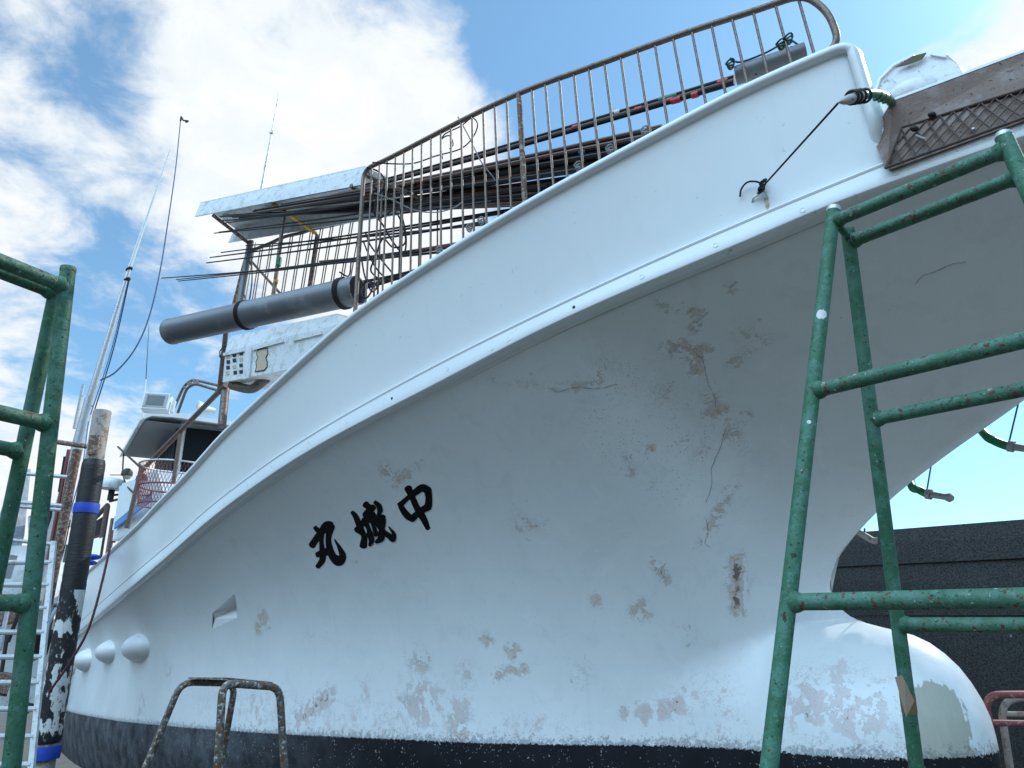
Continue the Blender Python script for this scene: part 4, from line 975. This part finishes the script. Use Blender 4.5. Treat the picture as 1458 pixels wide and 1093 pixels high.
MB().tube(pth[30:],rad[30:],28).build('rubber_wrap',M_rubber,pile); rad[29]=R*1.235; rad[30]=R*1.24; MB().tube(pth[:31],rad[:31],28).build('rubber_wrap',M_rubbert,pile)
for v,h_ in ((724,.055),(1071,.06)):
    c=onpile(v); MB().tube([c-d*h_,c-d*h_*.3,c+d*h_*.5,c+d*h_],[R*1.30,R*1.34,R*1.33,R*1.29],28).build('strap',M_blue,pile)
c=onpile(636); x_=np.array([1.,0,0]); MB().obox(c-np.array([0,R*1.02,0])+x_*.03,x_*.055,np.array([0,.02,0]),d*.11).build('hinge_plate',M_rust,pile,False)
MB().tube(bez([W(160,755,7.6),W(152,800,7.45),W(128,890,7.35),W(98,945,7.35),W(70,985,7.4)],6),.012,6).build('cord',mat('red_cord',(.09,.03,.03),.8),pile)
# rusty goal-like frame and aluminium ladder behind the trestle
fr_=thing('pipe_frame','rusty pipe frame with a horizontal bar, joined to the grey post','frame',W(75,790,8.0))
MB().tube([W(74,628,8.0),W(135,637,7.8)],.03,10).build('top_bar',M_rust,fr_)
MB().tube([W(110,640,7.9),W(68,860,8.0)],.05,10).build('upright',M_rust,fr_)
MB().tube([W(35,622,8.3),W(2,790,8.3)],.05,10).build('upright',M_rust,fr_)
for v in (677,718,724,773): MB().tube([W(18,v-4,8.3),W(105-(v-640)*.19,v+2,7.95)],.022,8).build('cross_bar',M_alu,fr_)
ld=thing('ladder','white aluminium ladder standing behind the left trestle','ladder',W(45,1093,6.4))
r1a,r1b=W(44,1100,6.2),W(77,770,6.5); r2a,r2b=W(-70,1100,6.3),W(-22,770,6.6)
def rail(a,b_):
    dx=np.array([.022,.0,0]);dy=np.array([0,.015,0]); MB().hexa([a-dx-dy,a+dx-dy,a+dx+dy,a-dx+dy,b_-dx-dy,b_+dx-dy,b_+dx+dy,b_-dx+dy]).build('side_rail',M_frp,ld,False)
rail(r1a,r1b); rail(r2a,r2b)
for k in range(9):
    t_=.03+k*.108; p=r1a+(r1b-r1a)*t_; q=r2a+(r2b-r2a)*t_; MB().tube([p,q],.022,8).build('rung',M_frpin,ld)
# neighbouring boat with tall pole mast, grey canvas and clutter
nbv=W(0,900,14.); nbb=thing('moored_boat','pale boat far left with a tall tapering pole mast, mostly hidden by the ladder','boat',nbv)
cx_=W(20,880,15.); 
mb=MB()
secs=[]
for t_ in np.linspace(0,1,14):
    wdt=1.5*math.sin(min(1,t_*1.5)*math.pi/2)**.7+.05; secs.append([cx_+np.array([-5+9*(1-t_)*1.0,0,0])+np.array([0,sgn*wdt*k,z]) for sgn,k,z in ((-1,1,1.15+.5*(1-t_)**2),(-1,.85,.2),(-1,.3,-1.2),(1,.3,-1.2),(1,.85,.2),(1,1,1.15+.5*(1-t_)**2))])
V=[p for s_ in secs for p in s_]; Fs=[[i*6+j,i*6+j+1,(i+1)*6+j+1,(i+1)*6+j] for i in range(13) for j in range(5)]+[[i*6+5,i*6,(i+1)*6,(i+1)*6+5] for i in range(13)]
V=[p+np.array([-3.2,0,-.15]) for p in V]
add('hull',V,Fs,M_white,nbb,True)
MB().slab([W(-40,800,14.3),W(62,800,14.3),W(66,860,14.3),W(-40,880,14.3)],np.array([0,1.6,.1])).build('cabin',M_frp,nbb,False)
MB().slab([W(-10,846,14.2),W(20,846,14.2),W(20,866,14.2),W(-10,868,14.2)],np.array([0,-.03,0])).build('window',M_glass,nbb,False)
MB().slab([W(26,845,14.2),W(48,845,14.2),W(48,864,14.2),W(26,865,14.2)],np.array([0,-.03,0])).build('window',M_glass,nbb,False)
ms=[W(40,880,14),W(85,735,14),W(128,567,14)]
MB().tube(ms,[.14,.13,.10],12).build('mast',M_alu,nbb)
MB().tube([W(127,572,14),W(184,383,14)],.085,12,True,.045).build('mast_upper',M_alu,nbb)
MB().tube([W(183,386,14),W(242,213,14)],.04,8,True,.012).build('mast_tip',M_white,nbb)
for (u,v) in ((184,383),(181,398),(129,566),(127,580)):
    c=W(u,v,14.); MB().ell(c,np.array([.07,0,.02]),np.array([0,.07,0]),np.array([.02,0,.06]),10,8).build('mast_band',M_dark,nbb)
for k,(u0,v0,u1,v1) in enumerate(((182,400,129,590),(184,398,132,592),(126,600,100,730),(130,610,104,735),(140,620,108,740),(100,740,70,840))):
    MB().tube(bez([W(u0,v0,13.9),W((u0+u1)/2+4,(v0+v1)/2,13.9),W(u1,v1,13.9)],5),.013,6).build('halyard',M_rope if k%2 else M_bluest,nbb)
for (u0,v0,u1,v1,m_) in ((98,640,68,800,M_redwire),(102,655,73,800,M_polebrown),(93,650,85,700,M_rope),(119,547,106,610,M_alu)):
    MB().tube([W(u0,v0,13.7),W(u1,v1,13.7)],.035,8).build('boom',m_,nbb)
MB().slab([W(24,664,14.5),W(0,730,14.5),W(-5,830,14.5),W(14,760,14.5)],np.array([.1,.3,0])).build('furled_sail',M_canvas,nbb,False)
for k in range(5): MB().tube([W(66+k*4,718+6*(k%2),14),W(60+k*3,775,14)],.03,6).build('post',[M_dark,M_alu][k%2],nbb)
MB().slab([W(40,735,14.6),W(85,716,14.6),W(82,745,14.6),W(40,765,14.6)],np.array([0,.5,0])).build('tarp',M_canvas,nbb,False)
r_=random.Random(3)
for k in range(16):
    u=r_.uniform(-6,66); v=r_.uniform(800,1010); c=W(u,v,13.4+r_.uniform(-.4,.4)); m_=[M_dark,M_frpin,M_rust,M_canvas,M_alu,M_black][k%6]
    if k%3: MB().obox(c,np.array([r_.uniform(.1,.5),.05,r_.uniform(-.1,.1)]),np.array([0,.1,0]),np.array([.02,0,r_.uniform(.04,.22)])).build('deck_gear',m_,nbb,False)
    else: MB().tube([c,c+np.array([r_.uniform(-.2,.3),.1,r_.uniform(.5,1.4)])],.035,8).build('stanchion',m_,nbb)
wa_=thing('whip_rod','thin blue-grey rod bent in a long curve with a frayed tip','rod',W(145,540,13))
MB().tube(bez([W(143,541,13),W(165,529,13),W(192,497,13),W(212,452,13),W(228,385,13),W(240,310,13),W(250,240,13),W(257,172,13)],6),.017,6,True,.010).build('rod',mat('blue_grey_rod',(.06,.10,.20),.5),wa_)
mb=MB(); mb.tube(bez([W(257,172,13),W(258,166,13),W(261,171,13),W(268,172,13),W(264,174,13)],4),.02,6); mb.build('tip',M_dark,wa_)
# ------------------------------------------------------------------ dark wall behind the bulb, far right
wp=W(1350,747.5,8.0); wd=np.array([-.72,.69,0]); wd/=np.linalg.norm(wd); wn=np.array([-wd[1],wd[0],0]); wn=wn if wn[1]>0 else -wn
def wall_material():
    m,t,b=newmat('dark_wall_coating')
    n1=t.ramp(t.noise(55,6,.75),.30,.70); n2=t.noise(1.5,4); n3=t.noise(160,3)
    c=t.mix(n1,(.008,.009,.009),(.078,.078,.075)); c=t.mix(t.math('MULTIPLY',n2,.5),c,(.030,.031,.036))
    c=t.mix(t.math('MULTIPLY',t.ramp(n3,.60,.72),.5),c,(.12,.12,.125))
    vs=t.node('ShaderNodeTexVoronoi',{'feature':'F1'},Vector=t.pos(),Scale=3.6)
    c=t.mix(t.math('LESS_THAN',t.math('SUBTRACT',vs.outputs['Distance'],t.math('MULTIPLY',n1,.09)),-.005),c,(.30,.30,.30))
    st=t.noise(20,5,.6,t.node('ShaderNodeVectorMath',{'operation':'MULTIPLY'},i0=t.pos(),i1=(1,1,.08)).outputs[0])
    c=t.mix(t.math('MULTIPLY',t.ramp(st,.55,.75),.3),c,(.075,.075,.08))
    t._in(b.inputs['Base Color'],c); b.inputs['Roughness'].default_value=.9; b.inputs['Specular IOR Level'].default_value=.2
    t._in(b.inputs['Normal'],t.node('ShaderNodeBump',Strength=.5,Distance=.012,Height=n1).outputs[0]); return m
M_wall=wall_material()
hz_=wp[2]; p0=np.array([wp[0],wp[1],0])-wd*6; p1=np.array([wp[0],wp[1],0])+wd*4.2
wl=thing('quay_wall','dark rough wall with horizontal seams behind the bulb at right','wall',((p0+p1)/2))
def courses(z0,z1,pr_): MB().hexa([p0-wn*(pr_+.05)+[0,0,z0],p1-wn*pr_+[0,0,z0],p1+wn*.4+[0,0,z0],p0+wn*.4+[0,0,z0],p0-wn*pr_+[0,0,z1],p1-wn*pr_+[0,0,z1],p1+wn*.4+[0,0,z1],p0+wn*.4+[0,0,z1]]).build('wall_course',M_wall,wl,False)
zA=wp[2]; z1_=W(1350,799,8.)[2]; z2_=W(1350,876,8.)[2]
courses(-.1,z2_,.010); courses(z2_+.0005,z1_,.0); courses(z1_+.0005,zA,.005)
# ------------------------------------------------------------------ ground
gx=np.concatenate([[-1500,-400,-120,-60],np.linspace(-40,40,81),[60,120,400,1500]]); gy=np.concatenate([[-600,-100,-40],np.linspace(-20,60,81),[90,150,500,2500]])
GX,GY=np.meshgrid(gx,gy); gz=np.array([[ground_z((x,y,0)) for x in gx] for y in gy])
i_=np.arange(GX.size).reshape(GX.shape); gf=np.stack([i_[:-1,:-1],i_[:-1,1:],i_[1:,1:],i_[1:,:-1]],-1).reshape(-1,4)
M_ground=mat('yard_asphalt',(.088,.080,.066),.9,0,[(3,.58,.1,(.06,.06,.06),.9),(30,.62,.05,(.12,.12,.118),.9)],.15,1.2,.4,40)
tag(add('ground',np.stack([GX,GY,gz],-1).reshape(-1,3),gf,M_ground,None,False),kind='structure')
# keel blocks carry the boat
for s_ in (.4,3.,6.,9.,12.,15.):
    c=G(s_,0,-.75*(1+.11*max(0,min(s_,14)))); gzz=ground_z(c); kb=thing('keel_block','timber keel block under the hull','block',(c[0],c[1],gzz),'keel blocks under the hull')
    h_=(c[2]-gzz)/2+.01; MB().obox(np.array([c[0],c[1],gzz+h_-.03]),A*.15*np.array([1,1,0]),N*.5,np.array([0,0,h_])).build('timber',M_wood,kb,False)
# ------------------------------------------------------------------ light
SUN_EL,SUN_AZ=math.radians(42),math.radians(60)      # azimuth from straight ahead, towards the right
sd_=np.array([math.sin(SUN_AZ)*math.cos(SUN_EL),math.cos(SUN_AZ)*math.cos(SUN_EL),math.sin(SUN_EL)])
sun=bpy.data.lights.new('sun','SUN'); sun.energy=3.0; sun.angle=math.radians(.5); sun.color=(1,.95,.88)
so=bpy.data.objects.new('sun',sun); COL.objects.link(so); so.rotation_euler=Vector(sd_).to_track_quat('Z','Y').to_euler()
world=bpy.data.worlds.new('World'); SC.world=world; world.use_nodes=True
class WT(NT):
    def __init__(s,w): s.t=w.node_tree; s.n=s.t.nodes; s.l=s.t.links
t=WT(world); bg=t.n['Background']
sky=t.n.new('ShaderNodeTexSky'); sky.sky_type='NISHITA'; sky.sun_disc=False; sky.sun_elevation=SUN_EL; sky.sun_rotation=SUN_AZ; sky.air_density=1.; sky.dust_density=.6; sky.ozone_density=1.5
D=t.n.new('ShaderNodeTexCoord').outputs['Generated']
sep=t.node('ShaderNodeSeparateXYZ',i0=D)
zc=t.math('ADD',t.math('MAXIMUM',sep.outputs[2],0.),.22)
pl=t.node('ShaderNodeCombineXYZ',i0=t.math('DIVIDE',sep.outputs[0],zc),i1=t.math('DIVIDE',sep.outputs[1],zc),i2=0.).outputs[0]
f1=t.noise(2.3,9,.58,pl,.25); f2=t.noise(7.5,9,.62,pl,.35)
acc=t.math('ADD',t.math('MULTIPLY',f1,.55),t.math('MULTIPLY',f2,.45))
acc=t.math('SUBTRACT',t.math('MULTIPLY',t.math('SUBTRACT',acc,.5),3.2),.17)
lobes=[(40,330,13,.42),(300,150,12,.24),(150,50,14,.30),(560,15,6,.30),(690,20,5,.16),(560,170,10,.58),(640,150,7,.5),(480,120,8,.35),(400,60,7,.2),(400,330,9,.22),(60,640,13,.42),(1390,90,13,.75),(1440,230,10,.5),(1310,735,3.2,.55),(1400,645,4,.35),(180,720,6,.45),(620,300,7,.3),(420,360,6,.2),(500,30,8,-.15),
 (900,60,17,-.75),(1130,40,9,-.5),(760,30,12,-.4),(620,40,5,-.25),(230,510,7,-.45),(290,450,6,-.4),(160,440,5,-.15),(60,190,5.5,-.28),(20,20,5,-.16),(250,90,5,-.2),(200,290,6,-.30),(420,170,5,-.22),(340,230,5,-.15),(1380,690,7,-.55),(1330,670,5,-.3),(450,20,6,-.25),(600,330,7,.45)]
for (u,v,sg,w_) in lobes:
    d=ray(u,v); d/=np.linalg.norm(d)
    dt=t.node('ShaderNodeVectorMath',{'operation':'DOT_PRODUCT'},i0=D,i1=tuple(d)).outputs['Value']
    acc=t.math('ADD',acc,t.ramp(dt,math.cos(math.radians(sg*1.9)),1.,0.,w_))
cloud=t.ramp(acc,-.06,.55)
dens=t.ramp(acc,.2,1.1)
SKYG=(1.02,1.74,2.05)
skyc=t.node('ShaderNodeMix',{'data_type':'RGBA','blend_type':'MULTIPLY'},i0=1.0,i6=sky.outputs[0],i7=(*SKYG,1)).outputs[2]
ccol=t.mix(t.math('MULTIPLY',dens,t.ramp(f2,.35,.7)),(9.0,9.6,10.0),(10.5,10.6,10.7))
# added unseen fill glow overhead and behind the viewer, brightens the hull side
sky_fill=t.ramp(t.node('ShaderNodeVectorMath',{'operation':'DOT_PRODUCT'},i0=D,i1=tuple(np.array([-.38,-.52,.76])/np.linalg.norm([-.38,-.52,.76]))).outputs['Value'],.60,.93)
cl_fill=t.math('MAXIMUM',cloud,t.math('MULTIPLY',sky_fill,.75))
ccol=t.mix(sky_fill,ccol,(32.5,49.,65.))
# added unseen dark zone low in the sky behind the viewer, dims the flare
low_dim=t.math('MULTIPLY',t.ramp(t.node('ShaderNodeVectorMath',{'operation':'DOT_PRODUCT'},i0=D,i1=(-.55,-.835,0.)).outputs['Value'],-.05,.5),t.ramp(sep.outputs[2],.52,.16))
t._in(bg.inputs['Color'],t.mix(low_dim,t.mix(cl_fill,t.mix(.17,skyc,(6.5,9.4,11.0)),ccol),(2.3,2.25,2.1))); bg.inputs['Strength'].default_value=.10
SC.view_settings.view_transform='Standard'; SC.view_settings.look='None'; SC.view_settings.gamma=1; SC.view_settings.exposure=.0
SC.cycles.use_denoising=True
SC.cycles.max_bounces=6
